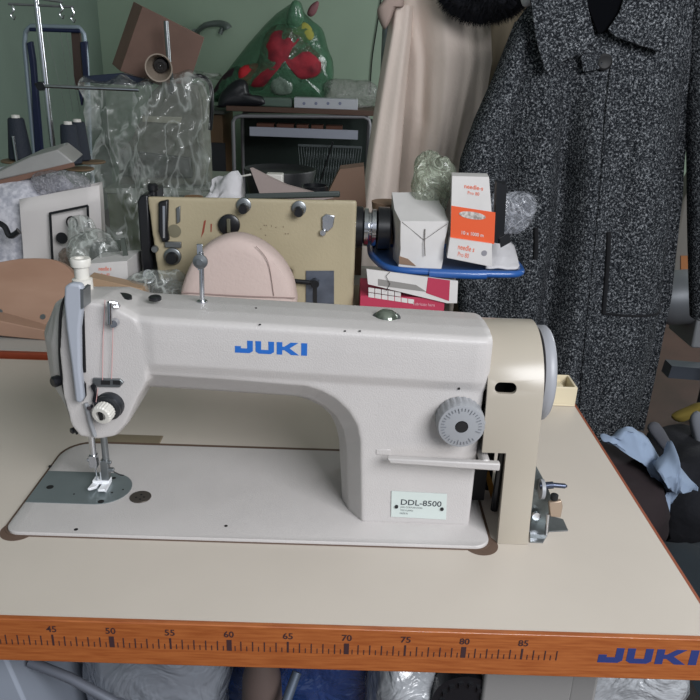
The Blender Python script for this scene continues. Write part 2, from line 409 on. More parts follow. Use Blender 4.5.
# tension assembly
c = at(111, 404, 14.3); ax = Vector((-.2, -1, -.16)).normalized(); c = Vector((c.x, 14.35, c.z))
b = MB(); b.lathe([(1.35, -.3), (1.35, .35), (1.15, .5), (1.3, .62), (1.3, .78), (.8, .9)], c, ax, 36); td = fin('tension_discs', b, mat('dark_steel', '#3f4145', .3, .6), SM)
b = MB(); n = 40; k0 = c+ax*.9
prof = [(.72, 0), (.98, .15), (.98, 1.0), (.86, 1.15), (.5, 1.18), (.45, .9)]
tt = ax.orthogonal().normalized(); bb = ax.cross(tt)
b.loft([[k0+ax*h+(tt*math.cos(2*PI*k/n)+bb*math.sin(2*PI*k/n))*(r*(1 if k % 2 or i in (0, 4, 5) else .94)) for k in range(n)] for i, (r, h) in enumerate(prof)])
kn = fin('tension_dial', b, M_whitep, SM, smooth=False)
b = MB(); b.box((-.42, -.12, 0), (.42, .12, .3))
R_ = Matrix((tt, bb, ax)).transposed() @ Matrix.Rotation(.9, 3, 'Z')
for v in b.bm.verts: v.co = k0+ax*.95+R_ @ v.co
fin('slot', b, M_dark, kn)
# thread
b = MB(); b.tube([at(105, 300, 14.0), at(103, 340, 13.95), at(102.5, 380, 13.8)], .035, 5); b.tube([at(113, 325, 13.5), at(112.5, 350, 13.8), at(111.5, 379, 13.8)], .035, 5)
b.tube([at(98, 388, 13.6), at(96, 402, 13.5)], .03, 5)
fin('thread', b, mat('pink_thread', '#c99a98', .7), SM)
b = MB(); b.tube([at(86, 403, 13.9), at(90, 420, 13.7), at(95, 436, 13.8)], .22, 8); fin('finger_guard', b, M_grey, SM)
b = MB(); p = at(91, 406, 13.8); b.lathe([(.22, 0), (.22, .5)], p, (0, -1, 0), 14); fin('guard_screw', b, M_chrome, SM)
# top holes and caps
def topz(x): return 20.75-.03*(x-12)+.3
for u, v, r in ((119, 298, 1.2), (155, 298, .6)):
    p = at(u, v, 17.6); z = p.z; b = MB()
    b.lathe([(r, 0), (r*1.0, .25), (r*.85, .33)], (p.x, 17.6, z-.15), (0, -.05, 1), 24); fin('oil_cap', b, M_black, SM)
# three way thread post on top of arm
p = at(202, 296, 19); px, pz = p.x, topz(p.x)-.2
b = MB(); b.cyl((px, 19, pz), (px+.1, 19, pz+5.2), .24); b.lathe([(.5, 0), (.5, .35)], (px, 19, pz), (0, 0, 1)); b.box((px-.28, 18.85, pz+3.4), (px+.28, 19.15, pz+5.9))
tp = fin('thread_post', b, M_chrome, SM, bevel=.04)
b = MB(); b.lathe([(.62, 0), (.7, .1), (.7, .3), (.3, .4), (.3, .55)], (px+.05, 18.85, pz+4.3), (0, -1, 0), 24); fin('post_eyelet', b, M_steel, tp)
# oil sight window
p = at(387, 315, 17.4); b = MB(); zz = topz(p.x)-.05
b.lathe([(1.35, 0), (1.35, .18), (1.15, .22)], (p.x, 17.9, zz-.1), (0, -.15, 1), 32); ow = fin('oil_window', b, M_steel, SM)
b = MB(); b.lathe([(1.1, .0), (1.0, .3), (.7, .52), (.3, .62), (.05, .65)], (p.x, 17.9, zz+.08), (0, -.15, 1), 32); fin('lens', b, mat('clear_lens', '#8b9488', .08, .6, var=.5, vscale=120), ow)
# brand letters
b = MB(); a, c2 = at(235, 352.5, 14.0), at(307, 355.8, 14.0); ex = (c2-a); w_ = ex.length; ex.y = 0; ex.normalize(); ey = Vector((-ex.z, 0, ex.x))
juki(b, (a.x, 14.015, a.z), ex, ey, w_, 1.22); fin('brand_lettering', b, M_blue, SM, smooth=False)
# paint chips
for u, v in ((256, 308), (260, 324.5), (345, 331), (360, 331)):
    b = MB(); p = at(u, v, 16.4 if v < 315 else 14.25); b.ball((p.x, p.y, p.z), (.13, .12, .07), 1); fin('paint_chip', b, M_dark, SM)
# stitch length dial
c = at(461.5, 426.5, 12.6); c = Vector((c.x, 12.6, c.z)); n = 72
b = MB(); rings = []
for r, y in ((2.1, 14.6), (2.3, 14.3), (2.3, 12.9), (2.15, 12.6), (2.08, 12.58), (.62, 12.5), (.6, 12.9)):
    rings.append([(c.x+math.cos(2*PI*k/n)*r*(.965 if (k % 3 == 0 and 12.8 < y < 14.5) else 1), y, c.z+.0+math.sin(2*PI*k/n)*r*(.965 if (k % 3 == 0 and 12.8 < y < 14.5) else 1)) for k in range(n)])
b.loft(rings); sd = fin('stitch_dial', b, M_grey, SM, ang=25)
b = MB(); b.lathe([(.56, 0), (.56, .3)], (c.x, 12.75, c.z), (0, -1, 0), 24); fin('dial_bore', b, M_dark, sd)
b = MB()
for k in range(34):
    a = -.3+k*2*PI/36; r0 = 1.62 if k % 4 else 1.42
    d = Vector((math.cos(a), 0, math.sin(a))); tn = Vector((-d.z, 0, d.x))*.025
    p0 = c+d*r0; p1 = c+d*1.9
    b.prism([p0-tn, p0+tn, p1+tn, p1-tn], (0, -.12, 0))
fin('dial_markings', b, mat('dial_mark_grey', '#75787e', .5), sd)
p = at(459, 388.5, 14.3); b = MB(); b.lathe([(.14, 0), (.12, .2)], (p.x, 14.45, p.z), (0, -1, 0), 12); fin('index_pin', b, M_dark, SM)
# reverse lever
L0, L1 = at(387, 462, 12.6), at(500, 467, 12.2)
b = MB(); b.prism([(L0.x, 12.7, L0.z+.28), (L1.x, 12.1, L1.z+.38), (L1.x, 12.1, L1.z-.42), (L0.x+.3, 12.7, L0.z-.25)], (0, .75, 0))
b.cyl((L1.x-1.3, 12.6, L1.z), (L1.x-1.3, 17, L1.z), .5)
fin('reverse_lever', b, M_white, SM, bevel=.15, seg=3)
b = MB(); b.prism([(L0.x-1.0, 14.5, L0.z+.3), (L0.x+.4, 14.5, L0.z+.35), (L0.x+.4, 14.5, L0.z-.35), (L0.x-1.0, 14.5, L0.z-.25)], (0, -.12, 0)); fin('lever_slot', b, M_white, SM, bevel=.1)
# model plate
q = [at(u, v, 14.38) for u, v in ((391.5, 491), (447, 494), (446, 519.5), (391, 516.5))]
pl = [(p.x, 14.42, p.z) for p in q]
b = MB(); b.prism(pl, (0, -.07, 0)); mp_ = fin('model_plate', b, mat('pale_plate', '#c3ccc8', .35), SM)
ex = (Vector(pl[1])-Vector(pl[0])).normalized(); ey = Vector((-ex.z, 0, ex.x)); o0 = Vector(pl[3])
b = MB(); text(b, 'DDL-8500', o0+ex*.85+ey*1.5+Vector((0, -.07, 0)), ex, ey, .62, .01, .015, 4.1)
text(b, 'JUKI CORPORATION', o0+ex*.85+ey*1.12+Vector((0, -.07, 0)), ex, ey, .2, .01, .0, 2.2)
text(b, 'TOKYO JAPAN', o0+ex*.85+ey*.75+Vector((0, -.07, 0)), ex, ey, .2, .01, .0, 1.3)
text(b, 'MADE IN', o0+ex*.85+ey*.38+Vector((0, -.07, 0)), ex, ey, .2, .01, .0, .8)
fin('plate_lettering', b, mat('plate_ink', '#30363c', .5), mp_, smooth=False)
for k in (.45, 5.05):
    b = MB(); p = o0+ex*k+ey*1.25; b.lathe([(.19, 0), (.17, .14), (.08, .17)], (p.x, 14.35, p.z), (0, -1, 0), 16); fin('rivet', b, M_dark, mp_)
# throat and slide plate
q = rrect(-33.5, 16.0, -23.35, 22.1, (.05, 3, 3, .05), 10)
q = [(max(x, -33.4+0*y), y) for x, y in q]
b = MB(); b.prism([(x, y, .40) for x, y in q], (0, 0, .09)); th = fin('throat_plate', b, mat('dark_steel_plate', '#7f898b', .3, .45, var=.12, vscale=15), SM)
for u, v, r in ((50, 487, .38), (101, 501.5, .32), (114, 478, .22), (112, 492.5, .12), (123, 489.5, .1), (74, 494, .1)):
    p = atz(u, v, .5); b = MB(); b.cyl((p.x, p.y, .45), (p.x, p.y, .51), r, seg=20); fin('screw_hole', b, M_dark, th)
p = atz(140.5, 497, .45); b = MB(); b.cyl((p.x, p.y, .38), (p.x, p.y, .52), 1.12, seg=32); oc = fin('bed_cap', b, mat('worn_bronze', '#5b5550', .35, .6), SM, bevel=.04)
b = MB()
for dx, dy in ((-.4, -.2), (.4, -.1), (0, .35), (.1, -.5)): b.cyl((p.x+dx, p.y+dy, .5), (p.x+dx, p.y+dy, .54), .12, seg=12)
fin('cap_hole', b, M_dark, oc)
p = atz(76, 529.5, .42); b = MB(); b.cyl((p.x, p.y, .4), (p.x, p.y, .44), .2, seg=16); fin('bed_hole', b, M_dark, SM)
for u, v in ((226, 526), (50, 466)):
    p = atz(u, v, .42); b = MB(); b.cyl((p.x, p.y, .3), (p.x, p.y, .45), .17, seg=12); fin('bed_hole', b, M_dark, SM)
# needle bar, presser bar, presser foot
nx, ny = -26.75, 19.6
b = MB(); b.cyl((nx-.35, ny-.3, 3.4), (nx-.35, ny-.3, 9.5), .34); b.box((nx-.75, ny-.75, 3.0), (nx+.05, ny+.1, 4.4)); b.cyl((nx-1.0, ny-.4, 3.8), (nx-.6, ny-.4, 3.8), .2)
b.cyl((nx-.3, ny-.2, .6), (nx-.3, ny-.2, 3.2), .07, .1, 8)
fin('needle_bar', b, M_chrome, SM, bevel=.03)
b = MB(); b.cyl((nx+.75, ny+.2, 2.8), (nx+.75, ny+.2, 9.5), .36); b.box((nx+.25, ny-.35, 1.3), (nx+1.05, ny+.5, 3.6)); b.cyl((nx+1.0, ny-.1, 2.5), (nx+1.6, ny-.1, 2.5), .25); b.cyl((nx+1.0, ny-.1, 3.4), (nx+1.4, ny-.1, 3.4), .18)
pb = fin('presser_bar', b, M_steel, SM, bevel=.05)
b = MB(); b.tube([(nx+1.4, ny+.3, 2), (nx+2.1, ny+.3, 1.6), (nx+2.6, ny-.2, 1.9)], .07, 6); fin('thread_cutter', b, M_dark, pb)
b = MB()
b.prism([(nx-.1, ny+.6, .52), (nx-.2, ny-.9, .52), (nx-.5, ny-1.8, .9), (nx-1.15, ny-2.0, 1.05), (nx-1.3, ny-1.9, .95), (nx-.75, ny-1.3, .52)][:3]+[(nx-.8, ny-1.8, .9), (nx-.9, ny-.9, .52), (nx-.8, ny+.6, .52)], (0, 0, .3))
b.prism([(nx+.2, ny+.6, .52), (nx+.2, ny-1.5, .52), (nx+.3, ny-1.9, .85), (nx+1.0, ny-1.8, .85), (nx+1.0, ny-1.4, .52), (nx+1.0, ny+.6, .52)], (0, 0, .3))
b.box((nx-.8, ny-.3, .7), (nx+1.0, ny+.7, 1.15)); b.box((nx+.0, ny-.1, 1.0), (nx+.75, ny+.5, 2.1))
fin('presser_foot', b, mat('white_teflon', '#eceef2', .3), SM, bevel=.06)
# belt cover (hollow shell)
def ccprof(r, lean, zb):
    yc, zc = 20.1, 14.15
    pts = [(yc-r-lean, zb)]
    pts += [(yc+r*math.cos(a), zc+r*math.sin(a)) for a in [PI-.12-k*(PI-.3)/26 for k in range(27)]]
    pts += [(yc+r-.5, zb+9), (yc+4.5, zb+4), (yc+4.5, zb)]
    return pts
def extr(prof, x0, x1): 
    b = MB(); b.loft([[(x, y, z) for y, z in prof] for x in (x0, x1)]); return b
b = extr(ccprof(6.35, 1.75, .03), 12.55, 17.85)
cover = fin('belt_cover', b, M_cream, SM, bevel=.0, ang=30)
def cutter(mb):
    o = fin('cut', mb, M_dark, SM); return o
cuts = [cutter(extr(ccprof(5.95, 1.75, -2), 11.5, 17.3))]
b = MB(); z_n = at(490, 450, 13.7).z; b.box((9, 5, -2), (14.85, 30, z_n)); cuts.append(cutter(b))
b = MB(); sl0, sl1 = at(500.5, 388.8, 13.9), at(511.5, 389.2, 13.9)
b.prism([(x, 12, z) for x, z in [(sl0.x+.52*math.cos(a), sl0.z+.52*math.sin(a)) for a in [PI/2+k*PI/10 for k in range(11)]]+[(sl1.x+.52*math.cos(a), sl1.z+.52*math.sin(a)) for a in [-PI/2+k*PI/10 for k in range(11)]]], (0, 5, 0)); cuts.append(cutter(b))
for c_ in cuts:
    k = cover.modifiers.new('c', 'BOOLEAN'); k.object = c_; k.operation = 'DIFFERENCE'; k.solver = 'EXACT'
k = cover.modifiers.new('b', 'BEVEL'); k.width = .0022; k.segments = 3; k.limit_method = 'ANGLE'; k.angle_limit = math.radians(50)
bpy.context.view_layer.update()
nm = bpy.data.meshes.new_from_object(cover.evaluated_get(bpy.context.evaluated_depsgraph_get()))
cover.modifiers.clear(); cover.data = nm
for p in nm.polygons: p.use_smooth = True
nm.set_sharp_from_angle(angle=math.radians(35))
for c_ in cuts: bpy.data.objects.remove(c_)
# inner parts seen through the notch and slot
b = MB(); b.cyl((13.2, 20.1, 15), (16.9, 20.1, 15), 3.2, seg=40); b.cyl((12.2, 20.1, 15), (13.3, 20.1, 15), 1.5); fin('pulley', b, M_dark, SM)
b = MB(); b.tube([(15.4, 17.0, 15), (15.4, 16.9, 8), (15.4, 17.2, .5)], .4, 8); b.tube([(15.4, 23.2, 15), (15.4, 22, 8), (15.4, 21.2, .5)], .4, 8); fin('drive_belt', b, M_black, SM)
b = MB(); b.prism([at(u, v, 20) for u, v in ((485, 474), (489, 471), (494, 487), (491, 499))], (0, .3, 0)); fin('brass_strip', b, mat('brass', '#a97c3a', .35, .7), SM)
p_ = at(498, 430, 16)
b = MB(); b.box((12.8, 19.0, .45), (14.6, 25, 11)); fin('recess_shade_block', b, mat('recess_shade_dark', '#2b2a2c', .6), SM)  # solid dark block, its colour stands in for the shade inside the cover
# handwheel
b = MB(); b.lathe([(3.9, 0), (4.7, .15), (4.85, .5), (4.85, 1.0), (4.6, 1.25), (3.6, 1.3), (3.3, .9), (1.6, .9), (1.5, 1.4)], (18.3, 20.4, 15.05), (1, 0, 0), 64); fin('handwheel', b, mat('grey_wheel', '#94969c', .4), SM, ang=50)
b = MB(); b.lathe([(4.5, 0), (4.5, .6)], (17.7, 20.4, 15.15), (1, 0, 0), 48); fin('wheel_gap_shade', b, M_dark, SM)  # near-black disc painting the shade in the gap between cover and wheel

# ------------------------------------------------------------------ bobbin winder on the table right of the cover
t = thing('bobbin_winder', 'small steel bobbin winder screwed to the table right of the belt cover', 'bobbin winder', (19.8, 14, .02))
b = MB(); q = [atz(u, v, .05) for u, v in ((530, 542.5), (543, 543), (549, 532), (568, 531), (563, 520), (548, 516), (530, 520))]
b.prism([(p.x, p.y, .02) for p in q], (0, 0, .14)); b.prism([(18.35, 13.2, .1), (20.0, 13.2, .1), (21, 16.5, .1), (18.35, 16.5, .1)], (0, 0, .3)); fin('base_plate', b, M_steel, t)
b = MB(); yy = 15.2
q = [at(u, v, yy) for u, v in ((531, 462), (536, 466), (546, 484), (553, 500), (548, 520), (546, 536), (531, 538))]
b.prism([(p.x, yy, p.z) for p in q], (0, .35, 0)); fin('side_plate', b, mat('dull_steel', '#6f7676', .4, .75, var=.3, vscale=60), t, bevel=.05)
b = MB(); s0, s1, s2 = at(540, 486, 14.2), at(553, 485, 14.2), at(565, 486, 14.2); b.cyl(s0, s1, .36); b.cyl(s1, s2, .25); b.lathe([(.2, 0), (.12, .2)], s2, (1, 0, 0)); fin('spindle', b, mat('blued_steel', '#4a5060', .3, .8), t)
b = MB(); p = at(540, 489, 14.4); b.lathe([(1.0, 0), (1.0, .35)], p, (1, 0, 0), 28); fin('winder_wheel', b, M_grey, t)
b = MB(); q = [at(u, v, 13.6) for u, v in ((549, 503), (562, 501), (563, 507), (561, 518), (550, 517))]; b.prism(q, (0, .5, 0)); fin('bobbin_latch', b, mat('worn_latch', '#a3907e', .4, .4), t, bevel=.12)
b = MB(); p = at(554, 499, 14.0); b.lathe([(.38, 0), (.38, .5), (.2, .6)], p, (0, 0, 1), 16); fin('latch_knob', b, M_dark, t)
b = MB(); q0 = at(546, 536, 13.4); q1 = at(548, 514, 13.4); b.cyl(q0, q1, .16); b.lathe([(.3, 0), (.3, .4)], at(536, 534, 14.9), (0, -1, 0), 14); b.lathe([(.45, 0), (.45, .3)], at(536, 515, 14.9), (0, -1, 0), 18); fin('screws', b, M_chrome, t)

# ------------------------------------------------------------------ beige tray at the far corner
t = thing('plastic_tray', 'small open beige plastic tray on the far right corner of the sewing table', 'tray', (29.2, 47, .02))
b = MB()
x0, x1, y0, y1, h = 26.2, 31.5, 43.9, 48.4, 2.9
b.box((x0, y0, .02), (x1, y1, .3)); b.box((x0, y0, .3), (x1, y0+.35, h)); b.box((x0, y1-.35, .3), (x1, y1, h)); b.box((x0, y0+.35, .3), (x0+.35, y1-.35, h)); b.box((x1-.35, y0+.35, .3), (x1, y1-.35, h))
fin('tray_body', b, mat('beige_plastic', '#d2c6aa', .4), t, bevel=.08)
b = MB(); b.box((x0+1, y0+2.4, .32), (x1-1.2, y0+4.2, 2.0)); fin('tray_insert', b, MATS['beige_plastic'], t, bevel=.1)
# ------------------------------------------------------------------ more helpers
def pp(mb, poly, y, d):
    """outline traced on the vertical plane y, given real thickness d"""
    q = [at(u, v, y) for u, v in poly]; mb.prism([(p.x, y, p.z) for p in q], (0, d, 0)); return q
def crump(name, label, cat, c, r, m, seed, amp=.22, f=.12, floor=None, power=.8, sub=4, group=None, parent=None):
    b = MB(); blob(b, c, r, seed, amp, f, sub, floor, power); o = fin(name, b, m, parent)
    if not parent: tag(o, label, cat, group)
    return o
def sheetdrape(name, m, fn, nu, nv, parent=None, solid=.12):
    b = MB(); b.grid(fn, nu, nv); return fin(name, b, m, parent, solid=solid)
F_clear = film('clear_plastic_film', '#d2d6d2', .16, 1, .12, 11, 1, .42)
F_bag = film('milky_plastic_film', '#c3c4c0', .22, .8, .18, 30, .7, .3)
F_green = film('green_plastic_film', '#568c6c', .36, .8, .15, 7, .5, .22)
F_cover = film('machine_cover_film', '#d2d6d2', .2, 1, .1, 9, 1, .38, ((.75), (2.2, 2.2, .7)), .7)
M_paper = mat('white_carton', '#d5d2d0', .6, var=.06, vscale=20)
M_orange = mat('orange_carton', '#e0592a', .5)
M_ink_o = mat('orange_ink', '#e2643a', .5)
M_card = mat('brown_cardboard', '#7b6055', .75, var=.12, vscale=12)
M_card2 = mat('tan_cardboard', '#8f745f', .75, var=.12, vscale=12)
M_fabw = mat('white_fabric', '#cfcdd0', .85, bump=.5, bscale=90, var=.08, vscale=12)
M_navy = mat('navy_thread', '#1d2430', .75, bump=.5, bscale=250)
M_cream_cloth = mat('cream_cloth', '#dccdc2', .9, bump=.3, bscale=120, var=.08, vscale=6)
M_darkcloth = mat('dark_cloth', '#1c2026', .9, bump=.5, bscale=80, var=.3, vscale=12)

# ------------------------------------------------------------------ the table behind
T2 = 0.75
t = thing('sewing_table', 'white topped table with red wooden front edge behind the white machine', 'table', (-48, 84, -78))
b = MB(); b.box((-115, 55.7, -3.5), (17, 112, T2)); fin('tabletop', b, mat('white_laminate', '#b3afa9', .45), t, bevel=.1)
b = MB(); b.box((-115, 54.9, -3.5), (17, 55.8, T2)); fin('front_edging', b, mat('red_wood_edge', '#8f3f26', .45, var=.2, vscale=12), t, bevel=.12)
for x, y in ((-108, 62), (10, 62), (-108, 105), (10, 105)):
    b = MB(); b.box((x-2, y-2, -78), (x+2, y+2, -3.4)); fin('leg', b, mat('grey_steel_leg', '#7c8086', .5, .3), t)

# ------------------------------------------------------------------ old yellow machine
YM = thing('sewing_machine', 'old yellowish cream sewing machine with chipped enamel, behind the white machine', 'sewing machine', (-17, 84, T2))
M_yel = mat('aged_cream_enamel', '#b0a488', .45, var=.1, vscale=7, bump=.15, bscale=200)
y0 = 76
pt = [at(u, v, y0) for u, v in ((147, 196.5), (357, 200.5), (357, 300), (330, 300))]
xl, xr_, zt = pt[0].x, pt[1].x, pt[0].z; zt2 = pt[1].z
b = MB()
yo = [(xl, y0, zt), (xr_, y0, zt2), (xr_, y0, 2.0), (xr_-11, y0, 2.0), (xr_-11, y0, 9.5), (xl+11, y0, 9.5), (xl+9, y0, 6.5), (xl+1, y0, 6.5)]
b.loft([[Vector((x, y0+dy, z-(dz if i < 2 else 0))) for i, (x, _, z) in enumerate(yo)] for dy, dz in ((0, 0), (3, .5), (6, 1.5), (10, 3.4), (13, 5))])
fin('arm_body', b, M_yel, YM, remesh=.3, sm=4)
b = MB(); b.box((-38, 74, T2), (2.5, 92, 2.2)); fin('bed', b, M_yel, YM, bevel=.2)
b = MB(); pp(b, ((137, 202), (140, 195.5), (148, 195), (150, 240), (155, 300), (147, 300), (141, 260)), y0+.6, 11); fin('face_plate', b, M_black, YM, bevel=.3)
b = MB(); q = [at(u, v, y0+5) for u, v in ((247, 192.5), (340, 194.5))]
b.obox((q[0].x, y0+1.6, zt-.25), (q[1].x-q[0].x, 0, zt2-zt+.5), (0, 4.6, -.9), (0, 0, 1.0)); fin('rubber_pad', b, mat('dark_green_rubber', '#3a4140', .6), YM, bevel=.25, seg=3)
def disc(u, v, r, m, name, y=y0, d=.8, parent=YM, seg=28, kn=0):
    p = at(u, v, y); b = MB(); prof = [(r, -.4), (r, d*.8), (r*.85, d)] + ([(kn, d), (kn, d+.9), (kn*.7, d+1)] if kn else [])
    b.lathe(prof, (p.x, y, p.z), (0, -1, 0), seg); return fin(name, b, m, parent), p
o, p = disc(229.5, 224.5, 1.85, M_black, 'stitch_dial')
b = MB(); b.box((p.x-.3, y0-1.2, p.z-1.2), (p.x+.3, y0-.7, p.z+1.2)); fin('dial_grip', b, mat('olive_grip', '#5d5a4a', .5), o, bevel=.1)
for u, v in ((244, 208), (299, 211)):
    o, p = disc(u, v-3, 1.25, M_steel, 'tension_discs', d=.5); disc(u, v, .85, M_black, 'tension_knob', d=1.6, y=y0-.4)
b = MB(); pp(b, ((322, 217), (326, 214), (335, 216), (333, 227), (328, 232), (322, 229)), y0-.5, .6); lv = fin('chrome_catch', b, M_chrome, YM, bevel=.12)
o, p = disc(323, 232, .55, M_chrome, 'catch_screw'); disc(353.5, 0, .01, M_dark, 'pin') if 0 else None
b = MB(); pp(b, ((306, 271), (334, 271), (334, 306), (306, 306)), y0-.25, .5); rp = fin('regulator_plate', b, mat('blue_steel_plate', '#6f7684', .4, .6, var=.3, vscale=30), YM)
b = MB(); pp(b, ((313, 288), (317, 288), (317, 303), (313, 303)), y0-.4, .3); fin('slot', b, M_dark, rp)
p = at(315, 283, y0-1); q = at(294, 281, y0-1); b = MB(); b.cyl(q, p, .42); b.cyl((p.x, y0-1.8, p.z), (p.x, y0, p.z), .75, seg=20); fin('regulator_lever', b, M_black, YM)
b = MB(); pp(b, ((158, 202), (168, 200), (167, 230), (169, 241), (162, 243), (158, 232)), y0-.9, 1.3); fin('take_up_guard', b, M_black, YM, bevel=.3)
b = MB(); pp(b, ((162.5, 206), (165, 206), (165, 238), (163, 238)), y0-1.0, .3); fin('chrome_strip', b, M_chrome, YM)
b = MB(); pp(b, ((176, 208), (180, 206), (180, 222), (176.5, 224)), y0-.4, .6); fin('guide_strip', b, M_steel, YM, bevel=.1)
disc(174.5, 231, 1.15, mat('faded_spot', '#75705c', .6), 'cap_disc', d=.1)
disc(155.5, 248.5, .6, M_steel, 'thumb_screw')
o, p = disc(173, 256, 1.5, M_steel, 'tension_discs', d=.6); disc(173, 257, 1.1, M_black, 'tension_knob', d=1.6)
b = MB(); p = at(172, 244, y0-.3); b.box((p.x-1.2, y0-.6, p.z-.6), (p.x+1.6, y0+.2, p.z+.4)); fin('thread_guide', b, M_steel, YM, bevel=.1)
p = at(153, 192, y0+4); b = MB(); b.lathe([(.8, -2), (.75, .2), (.95, .4), (.95, 1.2), (.6, 1.5)], (p.x, y0+4, p.z), (0, 0, 1)); fin('presser_screw_cap', b, M_black, YM)
p = at(195, 197, y0+4); b = MB(); b.lathe([(1.6, -.6), (1.6, .1)], (p.x, y0+3, zt-.35), (0, 0, 1)); fin('brown_cap', b, mat('brown_cap', '#7d5c3e', .5), YM)
b = MB(); pp(b, ((204, 221), (206, 220), (204, 232), (201, 238)), y0-.06, .1); fin('enamel_chip', b, mat('rust_red', '#8a4030', .7), YM)
b = MB(); pp(b, ((210.5, 224), (212, 224), (211.5, 232), (210.5, 232)), y0-.06, .1); fin('enamel_chip', b, MATS['rust_red'], YM)
rnd = random.Random(4)
b = MB()
for k in range(9):
    u = rnd.uniform(258, 290); v = rnd.uniform(224, 236); pp(b, ((u, v), (u+1.2, v-.6), (u+1, v+1.1)), y0-.05, .08)
sp = fin('enamel_specks', b, mat('speck_dark', '#6a5a44', .7), YM); sp['kind'] = 'stuff'
p = at(358, 227, 83); hx, hz = p.x, p.z
b = MB(); b.cyl((hx-1.5, 83, hz), (hx+.9, 83, hz), 3.7, seg=44); fin('handwheel', b, M_black, YM, bevel=.2)
b = MB(); b.lathe([(2.6, .9), (3.35, 1.1), (3.4, 1.8), (2.7, 2.0), (2.7, 2.3), (3.3, 2.5), (3.3, 3.2), (2.9, 3.4)], (hx, 83, hz), (1, 0, 0), 44); fin('chrome_ring', b, M_chrome, YM)
b = MB(); b.lathe([(3.3, 3.4), (3.75, 3.6), (3.75, 5.6), (3.4, 5.9), (2, 5.9)], (hx, 83, hz), (1, 0, 0), 44); fin('hub_cover', b, M_black, YM)

# ------------------------------------------------------------------ half round padded cushion
t = thing('padded_cushion', 'half round pale pink padded cushion propped between the two machines', 'cushion', (at(240, 300, 66).x, 67, T2))
out = [(179, 305), (181, 287), (191, 263), (208.5, 244.5), (232.5, 237), (256.5, 243.5), (277, 259), (291, 280), (296, 301), (296, 306)]
q = [at(u, v, 64.5) for u, v in out]; P_ = [Vector((p.x, 0, p.z)) for p in smooth_path(q, 4)]
P_ += [Vector((P_[-1].x-.5, 0, T2)), Vector((P_[0].x+.5, 0, T2))]
cc_ = Vector((sum(p.x for p in P_)/len(P_), 0, 7))
b = MB(); rings = []
for y, k in ((63.6, .80), (63.9, .93), (64.6, .985), (66, 1), (67.5, 1), (69, .985), (70, .92), (70.3, .8)):
    rings.append([Vector((cc_.x+(p.x-cc_.x)*k, y, max(T2, cc_.z+(p.z-cc_.z)*k))) for p in P_])
b.loft(rings); fin('pad', b, mat('pale_pink_fabric', '#cdb9b2', .85, bump=.25, bscale=150, var=.06, vscale=10), t)
b = MB(); b.tube(smooth_path([at(182, 292.5, 63.6), at(240, 296, 63.4), at(295, 298, 63.6)], 6), .12, 6); b.tube(smooth_path([at(256, 246, 63.6), at(268, 262, 63.4), at(274, 296, 63.4)], 6), .06, 6)
fin('seam', b, mat('seam_brown', '#9a8580', .8), t)

# ------------------------------------------------------------------ magenta carton, blue tray and what lies on it
M_mag = mat('magenta_carton', '#b23350', .5)
t = thing('carton', 'magenta and white carton lying under the blue rimmed tray', 'carton', (9, 78, T2))
A = at(358, 309, 73); B = at(450, 318, 73); C_ = at(366, 272, 73)
b = MB(); b.box((A.x+.3, 73, T2), (16.2, 84, 6.0)); fin('box_body', b, M_mag, t, bevel=.1)
b = MB(); q = [at(u, v, 72.6) for u, v in ((366.5, 269), (458, 281), (457, 303), (447, 303), (368, 284))]
b.prism([(p.x, 72.5, p.z) for p in q], (0, .4, 0)); fl = fin('lid_flap', b, M_paper, t)
b = MB(); pp(b, ((378, 279), (416, 285), (427, 292), (378, 285.5)), 72.45, .06); fin('grey_stripe', b, mat('grey_print', '#8a8784', .6), fl)
b = MB(); pp(b, ((428, 277.5), (450, 280.5), (449, 301), (426, 293)), 72.43, .06); fin('magenta_panel', b, M_mag, fl)
b = MB()
for r in range(2):
    for c in range(7):
        if (r, c) in ((0, 5), (0, 6)): continue
        u, v = 368.5+c*6.6, 287.5+c*1.0+r*5.2
        pp(b, ((u, v), (u+5.9, v+.9), (u+5.9, v+5.3), (u, v+4.4)), 72.93, .1)
lb = fin('label_squares', b, M_paper, t)
b = MB(); text(b, 'Lubricate here', at(413, 305, 72.95), (1, 0, -.04), (0, 0, 1), .55, .02, 0, 3.8); fin('carton_lettering', b, mat('pale_pink_ink', '#dfa9b4', .6), t, smooth=False)
b = MB(); b.tube([at(386, 291, 72.4), at(390, 284, 72.2), at(386, 276, 72.2), at(390, 272, 72.3)], .05, 5); fin('thread_scrap', b, M_dark, fl)
M_blu = mat('blue_plastic', '#2d5ca2', .3, coat=.3)
t = thing('tray', 'shallow tray with thick glossy blue plastic rim, right of the yellow machine', 'tray', (15, 82, 6.1))
path = [at(371, 249, 86), at(374, 259, 82), at(384, 267.5, 76.5), at(400, 271, 74.2), at(428, 272.5, 73.8), at(470, 274, 73.6), at(505, 273.5, 73.8), at(519, 271, 74.8)]
zr = at(450, 272.5, 73.8).z
path = [Vector((p.x, p.y, zr)) for p in path]
xr2 = path[-1].x+.6
path += [Vector((xr2+.3, 78, zr)), Vector((xr2, 88, zr)), Vector((xr2-2, 92, zr)), Vector((path[0].x+2, 92, zr)), Vector((path[0].x+.2, 90.5, zr))]
b = MB(); b.tube(smooth_path(path, 5, True), .62, 12, True); fin('rim', b, M_blu, t)
b = MB(); b.tube(smooth_path([at(429, 272.8, 73.6), at(470, 274.5, 73.4), at(486, 274.5, 73.5)], 6), .8, 14); fin('rim_sleeve', b, M_blu, t)
b = MB(); pf = smooth_path(path, 3, True); b.prism([(p.x, p.y, zr-.5) for p in pf], (0, 0, .35)); fin('tray_base', b, mat('blue_tray_base', '#33507e', .5), t)
zs = zr-.1
